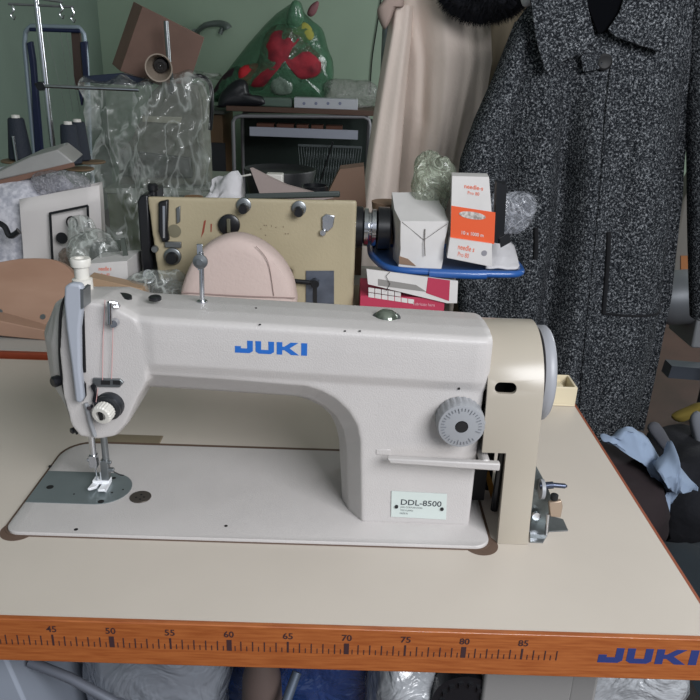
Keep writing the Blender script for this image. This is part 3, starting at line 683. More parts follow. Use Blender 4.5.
# plain white box
t = thing('carton', 'plain dented white carton standing on the blue tray', 'carton', (at(420, 260, 78).x, 80, zs))
A = at(399, 264, 76); B = at(442, 268, 76); Tl = at(400, 221, 76); Tr = at(449, 222, 76)
b = MB(); dv = Vector((-1.2, 8, 4.2))
f = [Vector((A.x, 76, zs)), Vector((B.x, 76.3, zs)), Vector((Tr.x, 76.3, Tr.z)), Vector((Tl.x, 76, Tl.z))]
g = [p+Vector((-.6, 7.5, 0)) for p in f[:2]]+[p+Vector((-1.4, 10, 3.2)) for p in f[2:]]
b.mesh(f+g, [(0, 1, 2, 3), (1, 5, 6, 2), (5, 4, 7, 6), (4, 0, 3, 7), (3, 2, 6, 7), (0, 4, 5, 1)]); bmesh.ops.subdivide_edges(b.bm, edges=b.bm.edges, cuts=4, use_grid_fill=True)
for v in b.bm.verts: v.co += Vector((fb(v.co, .25, 3), fb(v.co, .25, 4), fb(v.co, .25, 5)*.4))*.5
fin('box_body', b, M_paper, t, bevel=.05)
b = MB(); b.tube([at(425, 229, 75.8), at(424.5, 243, 75.5), at(425, 256, 75.6)], .09, 5); b.tube([at(402, 222, 75.9), at(424, 240, 75.7), at(447, 224, 75.9)], .05, 5); fin('flap_seam', b, mat('seam_grey', '#6b6662', .8), t)
b = MB(); pp(b, ((399, 256), (408, 259), (416, 266), (399, 264)), 75.85, .2); fin('torn_patch', b, M_card2, t)
# needle cartons
def needle_carton(q, y, label, dep, orange=True, lean=0):
    """q: px corners bl, br, tr, tl of the front face"""
    P = [at(u, v, y) for u, v in q]; P = [Vector((p.x, y+(0 if i < 2 else lean), p.z)) for i, p in enumerate(P)]
    t = thing('needle_carton', label, 'carton', ((P[0].x+P[1].x)/2, y+dep/2, P[0].z), None)
    b = MB(); b.loft([P, [p+Vector((.4, dep, 0)) for p in P]]); fin('box_body', b, M_paper if not orange else M_paper, t, bevel=.05)
    ex = (P[1]-P[0]); ey = (P[3]-P[0]); n = ex.cross(ey).normalized(); L = ex.length; H = ey.length
    return t, P, ex, ey, n, L, H
t, P, ex, ey, n, L, H = needle_carton(((447, 258), (492, 267), (492, 244), (450, 238)), 74.6, 'low white needle carton with orange lettering lying under the upright orange one', 6, False)
eu, ev = ex.normalized(), ey.normalized()
b = MB(); text(b, 'needle s', P[0]+ex*.2+ey*.55, eu, ev, .9, .04, .01, L*.36); text(b, 'Pro 80', P[0]+ex*.22+ey*.2, eu, ev, .8, .04, .0, L*.24); fin('orange_lettering', b, M_ink_o, t, smooth=False)
b = MB(); c = P[0]+ex*.78+ey*.6; b.lathe([(.5, 0), (.5, .05)], c, n, 20); fin('round_emblem', b, mat('emblem_grey', '#8b8a90', .5), t)
zc = max(p.z for p in P)
t, P, ex, ey, n, L, H = needle_carton(((450.5, 238), (494, 244), (489, 177), (452, 176)), 75.2, 'upright needle carton, white above and orange below, standing on the blue tray', 4.2)
eu, ev = ex.normalized(), ey.normalized()
b = MB(); b.loft([[P[0]-Vector((.02, .03, 0)), P[1]+Vector((.02, -.03, 0)), P[0]+ex*.985+ey*.52+Vector((.1, -.03, 0)), P[0]+ey*.53+Vector((0, -.03, 0))], [P[0]+Vector((0, .1, 0)), P[1]+Vector((0, .1, 0)), P[0]+ex*.985+ey*.52+Vector((0, .1, 0)), P[0]+ey*.53+Vector((0, .1, 0))]]); fin('orange_panel', b, M_orange, t)
b = MB(); text(b, 'needle-s', P[0]+ex*.28+ey*.84+n*.02, eu, ev, .7, .04, .01, L*.42); text(b, 'Pro 80', P[0]+ex*.36+ey*.75+n*.02, eu, ev, .55, .04, 0, L*.26); fin('orange_lettering', b, M_ink_o, t, smooth=False)
b = MB(); text(b, '10 x 1000 m', P[0]+ex*.25+ey*.09+n*.05, eu, ev, .6, .05, .01, L*.5); fin('white_lettering', b, M_paper, t, smooth=False)
b = MB(); c = P[0]+ex*.48+ey*.42
b.prism([c+eu*(L*.32*math.cos(a)*(1 if abs(math.cos(a)) < .8 else .95))+ev*(math.sin(a)*.62)+n*.05 for a in [k*PI/10 for k in range(20)]], n*.06); fin('spool_picture', b, mat('picture_white', '#cfc9c4', .6, col2='#8d857e', vscale=200), t)
b = MB(); b.obox(P[1]+Vector((0, 0, .2)), (1.8, .5, -.3), (.3, 3.5, 0), ey*.97); b.obox(P[1]+Vector((1.2, -.1, -.6)), (1.6, 0, 1.0), (0, .3, 0), (-.4, 0, 1.6)); fin('dark_side_flap', b, M_black, t)
# cup with tan top
p = at(384, 214, 92); b = MB(); b.lathe([(1.2, 0), (2.0, 5.5)], (p.x, 90, zr-.3), (0, 0, 1), 28)
t = thing('spool', 'dark green thread spool with tan top behind the white carton', 'spool', (p.x, 90, zr-.2)); 
fin('thread_body', b, mat('dark_green', '#2d3b35', .7), t)
p = at(388, 200, 90); b = MB(); b.lathe([(2.2, 0), (3.0, p.z-zr-2.2), (3.1, p.z-zr-1.5)], (p.x, 90, zr+1.2), (0, 0, 1), 28); fin('thread_top', b, M_card2, t)
crump('plastic_bag', 'greenish milky plastic bag rising behind the white and orange cartons', 'bag', (at(433, 180, 86).x, 86, at(433, 182, 86).z), (3.3, 2.6, 4.6), film('pale_green_film', '#bcc4b2', .28, .8, .15, 30, .8, .45), 7, .35, .3, zr, .8)
b = MB(); pts = [at(u, v, 80) for u, v in ((497, 243), (503, 222), (512, 216), (524, 218), (533, 203), (520, 194), (508, 193), (498, 199), (495, 220))]
crump('plastic_bag', 'clear plastic bag against the tweed coat, right of the orange carton', 'bag', (at(512, 214, 82).x, 83, at(512, 214, 82).z), (3.6, 2.2, 4.0), film('clear_bag_film', '#c9ccd4', .22, .8, .15, 40, .8, .4), 12, .3, .25, zr, .9)
b.bm.free()
b = MB()
def fn(i, j):
    u = 490+i*36; v = 241+j*29; p = at(u, v, 77-4*j); w_ = 1-abs(i-.45)*.9
    return Vector((p.x, 86-9*j, zr+.1+(1-j)*4.5*max(.15, w_)+.3*fb(Vector((i*9, j*9, 0)), .5, 3)))
b.grid(fn, 14, 12); tag(fin('white_cloth', b, M_fabw, solid=.25), 'small folded white cloth at the right end of the blue tray', 'cloth')

# ------------------------------------------------------------------ left: wooden board, cartons, bag, fabrics
t = thing('wooden_board', 'curved brown plywood board leaning behind the head of the white machine', 'board', (-58, 64, T2))
fr = [(-18, 266), (0, 262), (23, 258.5), (50, 259), (64, 264.5), (73, 274), (82, 292), (84, 312), (80, 334), (48, 329), (0, 319), (-18, 316)]
y_b, y_t = 61.5, 70.0
def lean(u, v):
    k = (334-v)/(334-258); k = max(0, min(1, k)); return at(u, v, y_b+(y_t-y_b)*k)
q = [lean(u, v) for u, v in fr]
qs = smooth_path(q[:9], 5)+q[9:]
n_ = Vector((0, .78, -.62)).normalized()
b = MB(); b.loft([qs, [p+Vector((.1, 1.6, -.6)) for p in qs]]); fin('face_panel', b, mat('brown_plywood', '#a78672', .55, col2='#987662', vscale=5, wave=(1, 3, 3)), t, bevel=.12)
b = MB(); q = [at(u, v, 60.3) for u, v in ((-18, 318), (0, 321), (48, 331), (82, 336), (82, 354), (46, 346.5), (0, 336), (-18, 333))]
b.loft([[Vector((p.x, 60.3, max(T2+.01, p.z))) for p in q], [Vector((p.x, 64.0, max(T2+.01, p.z))) for p in q]]); fin('edge_rail', b, mat('worn_wood_rail', '#a5836f', .6, var=.15, vscale=14), t, bevel=.15)
for u, v in ((0, 312), (43, 317)):
    b = MB(); p = lean(u, v); b.lathe([(.45, 0), (.45, .08)], p+Vector((0, -.02, .03)), -n_, 16); fin('screw', b, M_steel, t)
b = MB(); q = [at(u, v, 68) for u, v in ((88, 277), (142, 289), (146, 300), (88, 297))]
b.prism([(p.x, 68, max(T2, p.z)) for p in q], (0, 3, 0)); b.prism([(p.x, 68.5, T2) for p in (q[0], q[1])]+[(q[1].x, 68.5, q[1].z-1), (q[0].x, 68.5, q[0].z-1)], (0, 2.5, 0))
tag(fin('wood_strip', b, mat('tan_wood', '#a58a70', .6), bevel=.1), 'tan wooden strip lying behind the top of the white machine head', 'wood strip')
t, P, ex, ey, n, L, H = needle_carton(((86, 283), (128, 283), (127, 261), (86, 264)), 73, 'white needle carton with orange lettering left of the yellow machine', 8, False)
eu, ev = ex.normalized(), ey.normalized()
b = MB(); b.box((P[0].x+.5, 73.8, T2), (P[1].x-.2, 80.5, P[0].z+.1)); fin('box_foot', b, M_card2, t)
b = MB(); text(b, 'needle s', P[0]+ex*.3+ey*.66, eu, ev, .7, .04, .01, L*.3); text(b, 'Pro 80', P[0]+ex*.36+ey*.36, eu, ev, .55, .04, 0, L*.2); fin('orange_lettering', b, M_ink_o, t, smooth=False)
b = MB(); pp(b, ((86, 262), (120, 259), (120, 240), (92, 243)), 81, .3); fin('lid_flap', b, mat('grey_green_card', '#4b524c', .7), t); b = MB(); pp(b, ((120, 239), (124, 238), (129, 262), (124, 262)), 77, .4); fin('lid_flap', b, mat('grey_green_card', '#4b524c', .7), t)
crump('plastic_film', 'crinkled clear film spilling over the needle carton on the left', 'plastic film', (at(97, 248, 82).x, 80, at(97, 248, 82).z), (4.2, 2.2, 4), F_clear, 21, .3, .2)
crump('plastic_bag', 'clear bag with a shiny metal part beside the tension knob of the yellow machine', 'bag', (at(157, 276, 70).x, 71.5, 5.2), (5.5, 2.0, 4.6), F_clear, 23, .25, .2, T2)
p = at(147, 274, 71.5); b = MB(); b.lathe([(1.1, 0), (1.1, .6), (.5, .7), (.5, 1.6), (.9, 1.7), (.9, 2.0)], (p.x, 72, p.z-1), (.2, -.6, .5), 20); b.cyl((p.x, 72, T2+.2), (p.x, 72, p.z-.6), .4)
tag(fin('metal_attachment', b, M_chrome), 'shiny metal sewing attachment inside the clear bag', 'metal part')
# white paper bag with framed print
t = thing('paper_bag', 'white paper bag with a black framed print, behind the wooden board', 'bag', (at(60, 250, 92).x, 96, T2))
q = [at(u, v, 90) for u, v in ((20, 199), (97, 186), (101, 262), (22, 263))]
f = [Vector((q[0].x, 90, q[0].z)), Vector((q[1].x, 91, q[1].z)), Vector((q[2].x, 91, T2)), Vector((q[3].x, 90, T2))]
b = MB(); 
g = [p+Vector((.3, 9, (-.8 if i < 2 else 0))) for i, p in enumerate(f)]
for k in (1, 2): g[k].x -= 2.6
b.mesh(f+g, [(3, 2, 1, 0), (2, 6, 5, 1), (6, 7, 4, 5), (7, 3, 0, 4), (3, 7, 6, 2)]); bmesh.ops.subdivide_edges(b.bm, edges=b.bm.edges, cuts=5, use_grid_fill=True)
for v in b.bm.verts: v.co += Vector((0, fb(v.co, .18, 2)*.5, 0))
fin('bag_body', b, mat('bag_paper', '#cbc6c4', .7), t, solid=.1)
b = MB()
def bar(u0, v0, u1, v1, wd, y=89.3):
    a, c = at(u0, v0, y), at(u1, v1, y); d = (c-a).normalized(); s = Vector((-d.z, 0, d.x))*wd/2
    b.prism([a-s, a+s, c+s, c-s], (0, .12, 0))
bar(49.6, 213.5, 88, 205.7, .45); bar(50, 213, 52.5, 262, .45); bar(87.5, 205.7, 88.5, 228, .45)
c = at(72, 223, 89.3); b.tube([c+Vector((math.cos(a)*1.0, 0, math.sin(a)*1.2)) for a in [k*PI/10 for k in range(20)]], .16, 6, True)
bar(74, 226, 77, 230, .3)
fin('black_print', b, M_black, t)
b = MB(); c = at(62, 238, 89.2); b.lathe([(1.1, 0), (1.1, .15)], c, (0, -1, 0)); c = at(82, 236, 89.2); b.lathe([(.8, 0), (.8, .12)], c, (0, -1, 0)); fin('printed_head', b, M_black, t)
crump('plastic_film', 'small crinkled film hanging over the framed print of the paper bag', 'plastic film', (at(84, 240, 86).x, 86.3, at(84, 240, 86).z), (2.6, 1.2, 4.2), F_clear, 24, .3, .2)
crump('plastic_bag', 'narrow shiny bag of brown pieces below the framed print', 'bag', (at(70, 256, 82).x, 84, 5), (3, 2.4, 4.6), film('brownish_film', '#8a7a70', .6, .7, .15, 40, .6, .3), 25, .25, .25, T2)
crump('fabric_pile', 'white patterned fabric heaped at the left beside the paper bag', 'fabric', (at(-8, 230, 95).x, 98, 8), (12.5, 6, 12.5), mat('speckled_white_fabric', '#c9c8cf', .85, col2='#9fa0aa', vscale=90, bump=.3, bscale=60), 31, .14, .1, T2, .7)
b = MB(); b.tube(smooth_path([at(-8, 220, 88), at(4, 226, 87.5), at(10, 236, 87.3), at(19, 231, 87.5)], 6), [.55]*18+[.7], 8); tag(fin('black_strap', b, M_black), 'black strap lying on the white patterned fabric', 'strap')
# pile table at left holding the folded bundles
crump('fabric_pile', 'pile of white lace fabric above the paper bag', 'fabric', (at(14, 192, 106).x, 105, 14), (12.5, 5, 6.2), mat('lace_fabric', '#cfd0d8', .85, col2='#a3a6b6', vscale=120, bump=.3, bscale=60), 33, .16, .14, 9, .75)
t = thing('folded_bundle', 'grey film wrapped bundle with a brown band lying on the lace fabric', 'bundle', (at(30, 170, 96).x, 100, 18))
q = [at(u, v, 96) for u, v in ((-14, 185), (0, 180), (74, 163), (68, 158), (57, 149.5), (30, 157), (0, 171), (-14, 177))]
b = MB(); b.loft([[Vector((p.x, 96, p.z)) for p in q], [Vector((p.x-1.5, 106, p.z+.3)) for p in q]]); fin('wrapping', b, mat('grey_film_wrap', '#9b9a98', .35, var=.15, vscale=12), t, bevel=.3)
b = MB(); pp(b, ((-14, 183), (0, 180), (73, 162.5), (74.5, 166.5), (0, 186), (-14, 189)), 95.7, .4); fin('brown_band', b, mat('brown_band', '#77594c', .7), t)
crump('plastic_bag', 'small clear bag lying on top of the paper bag', 'bag', (at(64, 184, 95).x, 95, at(64, 184, 95).z), (5, 2.6, 2.6), film('grey_clear_film', '#c4c3c8', .18, .6, .15, 40, .7, .3), 35, .25, .2)

# ------------------------------------------------------------------ thread stand with cones
YS = 150
t = thing('thread_stand', 'chrome thread stand pole with wooden spool plates and hooked arms on the left', 'thread stand', (at(46, 150, YS).x, YS, -78))
pb_, pt_ = at(50, 180, YS), at(34.5, -12, YS)
b = MB(); b.cyl((pb_.x+2, YS, -78), pt_, .75, seg=16); fin('pole', b, M_chrome, t)
b = MB(); b.cyl((pb_.x+2, YS, -78), (pb_.x+2, YS, -75), 14, 12, 32); fin('base', b, M_black, t)
b = MB(); b.cyl(at(44, 86, YS-1), at(139, 90, YS-1), .45, seg=12); fin('guide_rod', b, M_chrome, t)
b = MB(); p = at(42.5, 86, YS); b.cyl(p-Vector((0, 1.6, 0)), p+Vector((0, 1.6, 0)), 1.1); b.cyl(at(35, 84, YS-1), at(44, 86, YS-1), .35); fin('rod_clamp', b, M_black, t)
b = MB(); b.cyl(at(8, 4, YS-2), at(74, 7, YS+2), .28, seg=8); b.cyl(at(28, -3, YS-8), at(62, 2, YS), .28, seg=8); fin('hook_arm', b, M_steel, t)
for u, v in ((11.5, 5), (60.5, 4), (72, 8)):
    b = MB(); p = at(u, v, YS); b.tube(smooth_path([p, p+Vector((.3, 0, -1.2)), p+Vector((-.5, 0, -2.2)), p+Vector((.1, 0, -3.2)), p+Vector((.5, 0, -2.4))], 5), .24, 8); fin('hook', b, M_chrome, t)
# spool plates and cones
zp = at(85, 166, YS).z
M_disc = mat('spool_plate_wood', '#6f5c46', .6)
for i, (u, v, y) in enumerate(((80, 168, 146), (92, 161, 153), (20, 160, 148))):
    p = at(u, v, y); b = MB(); b.lathe([(3.4 if i != 2 else 4.6, 0), (3.6 if i != 2 else 4.8, .25), (3.4 if i != 2 else 4.6, .5)], (p.x, y, p.z-.5), (0, 0, 1), 36); fin('spool_plate', b, M_disc, t)
b = MB()
b.cyl(at(78, 168, 146)-Vector((0, 0, .3)), (pb_.x, YS, at(78, 168, 146).z-1), .35, seg=10); b.cyl(at(20, 160, 148)-Vector((0, 0, .4)), (pb_.x, YS, at(78, 168, 146).z-1), .35, seg=10); b.cyl(at(90, 161, 153)-Vector((0, 0, .3)), (pb_.x, YS, at(78, 168, 146).z-1), .35, seg=10)
fin('plate_arm', b, M_steel, t)
cones = [(21, 159, 148, 'dark navy thread cone on the left wooden spool plate', 44, 3.0, 2.0), (72, 163.5, 146, 'dark navy thread cone nearest the middle, in front of its twin', 42, 2.6, 1.95), (81, 160, 153, 'dark navy thread cone half hidden behind the nearer cone', 41, 2.6, 1.95)]
for u, v, y, lab, hp, r1, r2 in cones:
    p = at(u, v, y); zt_ = at(u, v-hp+3, y).z; h = zt_-p.z
    c = thing('thread_cone', lab, 'thread cone', (p.x, y, p.z), 'navy thread cones on the stand')
    b = MB(); b.lathe([(r1*.9, 0), (r1, .3), (r2, h-.4), (r2*.85, h)], (p.x, y, p.z), (0, 0, 1), 32); fin('wound_thread', b, M_navy, c)
    b = MB(); b.lathe([(r2*.55, -.3), (r2*.5, .7), (r2*.25, .72), (r2*.2, -.2)], (p.x, y, p.z+h), (0, 0, 1), 24); fin('cone_tip', b, M_whitep, c)
b = MB(); b.cyl(at(17.5, 165, 144), at(13, 136, 144), .35, seg=10); fin('spool_pin', b, M_chrome, t)

# ------------------------------------------------------------------ folding frame leaning at the wall
YF = 300
t = thing('folding_frame', 'pale blue tubular folding frame with navy side bars standing at the left', 'frame', (at(55, 150, YF).x, YF, -78))
b = MB(); pts = [Vector((at(40, 200, YF).x, YF-8, -78)), at(34, 150, YF), at(24.5, 45, YF), at(25.5, 32, YF), at(31, 26, YF), at(79, 27.5, YF), at(84, 34, YF), at(87, 60, YF), at(90, 150, YF), Vector((at(100, 200, YF).x, YF-8, -78))]
pp_ = []
for i in range(len(pts)-1): pp_ += [pts[i].lerp(pts[i+1], k/4) for k in range(4)]
b.tube(pp_+[pts[-1]], 1.0, 10); fin('tube_frame', b, mat('pale_blue_tube', '#9aa8b4', .4, .3), t)
b = MB(); b.cyl(at(30, 29.5, YF-1), at(80, 31, YF-1), .8, seg=12); fin('top_bar', b, mat('navy_bar', '#1d2649', .5), t)
b = MB(); pp(b, ((26.5, 43), (31, 41), (34, 60), (42, 155), (35, 155), (30, 70)), YF-1.5, 3); fin('side_bar', b, mat('navy_bar', '#1d2649', .5), t, bevel=.3)
b = MB(); pp(b, ((80, 42), (86, 41), (88, 78), (83, 78)), YF-1.5, 3); pp(b, ((78, 90), (83, 90), (81, 106)), YF-1.5, 3); fin('side_bar', b, mat('navy_bar', '#1d2649', .5), t, bevel=.3)
b = MB(); pp(b, ((71, 32), (79, 32), (83, 90), (75, 90)), YF+.5, 2.5); fin('brown_slat', b, mat('brown_slat', '#54423c', .6), t)
b = MB()
for u0, v0, u1, v1 in ((47, 32, 68, 120), (60, 32, 73, 112), (66, 32, 80, 112)): b.cyl(at(u0, v0, YF), at(u1, v1, YF), .16, seg=6)
fin('cord', b, mat('grey_cord', '#8d978f', .7), t)

# ------------------------------------------------------------------ wrapped machine on its table
YW = 190
zt3 = at(160, 190, YW).z
t = thing('work_table', 'olive green cabinet table carrying the plastic wrapped machine', 'table', (at(160, 190, YW).x, YW+22, -78))
xa, xb = at(104, 188, YW).x, at(215, 188, YW).x
b = MB(); b.box((xa, YW, zt3-1.6), (xb, YW+45, zt3)); fin('tabletop', b, mat('pale_worktop', '#7d8478', .5), t, bevel=.2)
b = MB(); b.box((xa+.6, YW+.8, -78), (xb-.6, YW+44, zt3-1.6)); fin('cabinet', b, mat('olive_paint', '#56603f', .6, var=.15, vscale=4), t)
t = thing('wrapped_machine', 'grey machine wrapped in crinkled clear plastic sheet, under the brown box', 'machine', (at(160, 185, YW).x, YW+18, zt3))
ym = YW+9
b = MB(); q = pp(b, ((140, 120), (150, 93), (160, 84), (196, 84), (201, 100), (204, 150), (206, 186), (118, 186), (118, 150), (130, 140)), ym, 14)
fin('machine_body', b, mat('grey_machine', '#737468', .5, var=.2, vscale=5), t, remesh=.7, sm=3)
b = MB(); pp(b, ((142, 116), (182, 117), (180, 124), (142, 122)), ym-.8, 1.2); fin('pale_plate', b, mat('pale_strip', '#a8a594', .5), t, bevel=.2)
b = MB(); pp(b, ((120, 150), (190, 158), (192, 178), (122, 176)), ym-2.0, 3); fin('machine_bed', b, mat('dark_machine_bed', '#4a4d48', .5), t, bevel=.4)
# plastic cover: draped over and down the cabinet front
b = MB()
def cover_fn(i, j):
    # i round the front from left to right, j top to bottom
    u = 84+i*128; 
    top = 78+ (6 if i < .5 else 2)*0 + 10*max(0, .5-abs(i-.42))*0
    vtop = 80 if i > .55 else 82+ (0.55-i)*6
    v = vtop+(188-vtop)*j
    yy = YW+7-6*math.sin(j*PI/2)
    if j > .9: pass
    p = at(u, v, yy)
    k = 1-.0*j
    p = Vector((p.x, yy, p.z))
    g_ = Vector((p.x*.7+p.z*.7, p.y, (p.z*.7-p.x*.7)*2.6)); d = ridg(g_, .05, 41)*2.4+fb(g_, .12, 42)*1.8+ridg(p, .3, 43)*.5
    return p+Vector((fb(p, .15, 44)*2.0, -d-1.0, fb(p, .15, 45)*1.5))
b.grid(cover_fn, 60, 50)
def cover_top(i, j):
    a = cover_fn(i, 0); e = a+Vector((0, 26*j, 2*math.sin(j*PI)+fb(a+Vector((0, 26*j, 0)), .15, 45)*1.6*(1 if j > 0 else 0)))
    return e
b.grid(cover_top, 60, 14)
def cover_low(i, j):
    u = 100+i*108; v = 187+j*80; p = at(u, v, YW-4)
    return p+Vector((0, -1-ridg(p, .1, 46)*1.6-fb(p, .3, 47)*1.0, 0))
b.grid(cover_low, 44, 34)
bmesh.ops.remove_doubles(b.bm, verts=b.bm.verts, dist=.01)
fin('plastic_cover', b, F_cover, t)
# navy case, brown box, lamp on top
zc_ = at(110, 88, YW+8).z
t = thing('lamp', 'machine lamp with cream cone shade facing forward, before the brown box', 'lamp', (at(159, 90, YW+4).x, YW+4, at(159, 86, YW+4).z))
c = at(159, 67.5, YW-1); axl = Vector((.12, -1, -.12)).normalized(); co2 = c-axl*7
b = MB(); b.lathe([(1.6, 0), (2.2, .3), (3.9, 7.6), (4.1, 7.8), (3.7, 7.75), (2.3, 1.2), (.1, 1.1)], co2, axl, 40); fin('lamp_shade', b, mat('cream_lamp_shade', '#a89a8c', .45), t)
b = MB(); b.lathe([(1.9, 1.2), (2.2, 2.2), (2.0, 3.4), (1.2, 3.5), (1.2, 2.6)], co2, axl, 28); sk = fin('socket', b, mat('dark_socket', '#2c2826', .4), t)
b = MB(); b.ball(co2+axl*3.2, .35, 2); fin('socket_contact', b, M_chrome, sk)
b = MB(); b.tube([at(169, 62, YW+4), at(166, 21, YW+4)], .75, 12); b.tube([at(169, 62, YW+4), at(172, 80, YW+5), at(172, 92, YW+8)], .6, 10); fin('lamp_arm', b, M_steel, t)
t = thing('box', 'large brown cardboard box tilted on top of the wrapped machine', 'box', (at(160, 85, YW+20).x, YW+22, at(152, 88, YW+14).z))
yb_ = YW+14
A, B, C_, D = [at(u, v, yb_) for u, v in ((142.5, 6.4), (204.6, 37.5), (186, 95), (120, 71))]
b = MB(); b.loft([[A, B, C_, D], [p+Vector((-5.2, 9, 1.8)) for p in (A, B, C_, D)]]); fin('box_body', b, M_card, t, bevel=.15)
b = MB(); q = [at(u, v, YW+10) for u, v in ((78, 82), (140, 86), (146, 80), (120, 73), (84, 76))]; b.prism([(p.x, YW+10, p.z) for p in q], (0, 16, 0)); tag(fin('flat_case', b, mat('navy_case', '#222c42', .6), bevel=.2), 'flat navy blue case lying beside the brown box on the wrapped machine', 'case')
b = MB(); b.tube(smooth_path([at(188, 78, YW+10), at(200, 76, YW+10), at(210, 84, YW+12), at(212, 105, YW+12), at(210, 130, YW+12)], 6), .7, 10); tag(fin('cable', b, M_black), 'black cable arching down right of the wrapped machine', 'cable')
b = MB(); b.tube(smooth_path([at(196, 33, YB-3), at(205, 25.5, YB-10), at(218, 23.5, YB-12), at(226, 26, YB-14), at(228, 29, YB-14)], 6), [1.6+.08*k for k in range(25)], 10); b.cyl((at(196, 33, YB).x, YB-4, at(196, 33, YB).z), (at(196, 33, YB).x, YB, at(196, 33, YB).z), 3)
b.tube([at(223, 27, YB-13), at(220, 34, YB-13)], 1.8, 10)
tag(fin('wall_bracket', b, mat('grey_bracket', '#7d8583', .4, .4)), 'curved grey wall bracket on the green wall above the cardboard box', 'bracket')

# ------------------------------------------------------------------ rear desk and its load
YD = 470
t = thing('desk', 'old school desk with brown top and bent steel tube frame at the green wall', 'desk', (at(300, 110, YD).x, YD+25, -78))
zd = at(300, 112, YD).z
xa, xb = at(226, 110, YD).x, at(378, 110, YD).x
b = MB(); b.box((xa, YD, zd-1), (xb, YD+56, zd+2.4)); fin('desk_top', b, mat('dark_brown_top', '#5b4338', .5), t, bevel=.3)
for yy in (YD+2, YD+46):
    b = MB(); pts = [at(233, 190, yy), at(233, 122, yy), at(235, 117, yy), at(241, 115, yy), at(364, 116, yy), at(369, 119, yy), at(370, 125, yy), at(369, 190, yy)]
    k = YD+2; pts = [Vector((at(u, v, YD+2).x, yy, at(u, v, YD+2).z)) for u, v in ((233, 122), (235, 117.5), (241, 116), (364, 117), (369, 120), (370, 126))]
    pts = [Vector((pts[0].x, yy, -78))]+pts+[Vector((pts[-1].x, yy, -78))]
    b.tube(pts, 1.3, 10); fin('leg_frame', b, mat('grey_tube', '#8c8b90', .45, .2), t)
b = MB(); q = [at(u, v, YD+6) for u, v in ((250, 120), (358, 121), (358, 132), (250, 131))]
b.box((q[3].x, YD+5, q[3].z-3), (q[2].x, YD+40, q[3].z-1)); b.box((q[3].x, YD+4, q[3].z-3), (q[2].x, YD+6, q[3].z+3)); fin('shelf_tray', b, mat('pale_grey_metal', '#a6a9b8', .5), t)
rr_ = random.Random(2); kk = 0
x = q[3].x+4
while x < q[2].x-12:
    w_ = rr_.uniform(8, 12); b = MB(); b.box((x, YD+10, q[3].z-.98), (x+w_, YD+22, q[3].z+5)); kk += 1; tag(fin('stacked_pack', b, mat('rusty_pack', '#6a4436', .7), bevel=.3), ['', 'leftmost', 'second from left', 'middle', 'second from right', 'rightmost', 'extra', 'last'][kk]+' of the small brown packs in the steel shelf under the desk top', 'pack', 'brown packs in the desk shelf'); x += w_+2
# big green bag with red contents
t = thing('plastic_bag', 'huge green translucent bag stuffed with red and yellow cloth on the desk', 'bag', (at(270, 100, YD+20).x, YD+24, zd+2.4))
yb2 = YD+37
def flat(outl, y, th, seed, amp=1.5, floor=-999, fr=1):
    """rounded pillow from an outline"""
    q = smooth_path([at(u, v, y) for u, v in outl], 4, True); cx = sum(p.x for p in q)/len(q); cz = sum(p.z for p in q)/len(q)
    b = MB(); rings = []
    N = 14
    for i in range(N+1):
        a = -PI/2+PI*i/N; k = max(.04, math.cos(a))**.55; yo = math.sin(a)*th
        ring = []
        for p in q:
            s = Vector((cx+(p.x-cx)*k, y+yo, cz+(p.z-cz)*k)); d = fb(s, .05*fr, seed)*amp*1.6+ridg(s, .11*fr, seed+1)*amp*.6
            s = s+Vector((0, d, d*.3)); s.z = max(s.z, floor); ring.append(s)
        rings.append(ring)
    b.loft(rings); return b
b = flat(((209, 104), (213, 92), (228, 70), (250, 42), (272, 18), (290, 5), (300, 2), (306, 14), (322, 28), (328, 48), (333, 62), (333, 82), (327, 96), (322, 104), (270, 106)), yb2, 16, 51, 2.5, zd+2.45)
fin('bag_film', b, F_green, t)
b = flat(((258, 60), (265, 35), (280, 24), (300, 30), (310, 45), (322, 58), (322, 72), (305, 82), (298, 78), (288, 60), (270, 75), (262, 90), (245, 86)), yb2-4.6, 14.4, 53, 2); fin('red_cloth', b, mat('red_cloth', '#a82c3a', .8, col2='#6a1d29', vscale=9), t)
b = flat(((240, 68), (262, 64), (264, 82), (242, 86)), yb2-11, 4, 54, 1); fin('bright_red_cloth', b, mat('bright_red', '#c92430', .7), t)
b = flat(((285, 42), (292, 28), (305, 22), (314, 32), (312, 42), (298, 44)), yb2-9, 5, 55, 1); fin('yellow_cloth', b, mat('yellow_cloth', '#a3a04a', .8), t)
b = flat(((213, 100), (220, 80), (235, 66), (244, 72), (242, 92), (250, 102)), yb2-2, 10, 56, 2); fin('dark_cloth', b, mat('dark_wine_cloth', '#33202a', .9), t)
b = flat(((271, 92), (270, 60), (280, 70), (292, 80), (290, 94)), yb2-13, 3, 57, 1); fin('clear_pocket', b, film('pale_film', '#93a598', .6, .6, .15, 12, .5, .2), t)
b = flat(((307, 14), (310, 6), (317, 1), (319, 4), (316, 13), (311, 17)), yb2, 3, 58, .3); tag(fin('slipper', b, mat('pink_slipper', '#8a5a60', .7)), 'dull pink slipper tip sticking up behind the green bag', 'slipper')
b = flat(((287, 24), (289, 8), (294, 0), (300, 3), (304, 20), (296, 28)), yb2-12, 4, 59, 1); fin('bag_knot', b, film('green_film_knot', '#5c8a6c', .75, .6, .15, 12, .5, .2), t)
b = flat(((218, 104), (222, 92), (236, 80), (246, 82), (250, 95), (262, 97), (262, 106), (220, 107)), YD+4, 5, 60, 1.2); tag(fin('dark_bag', b, mat('black_bag', '#17191f', .4)), 'small black bag slumped in front of the green bag on the desk', 'bag')
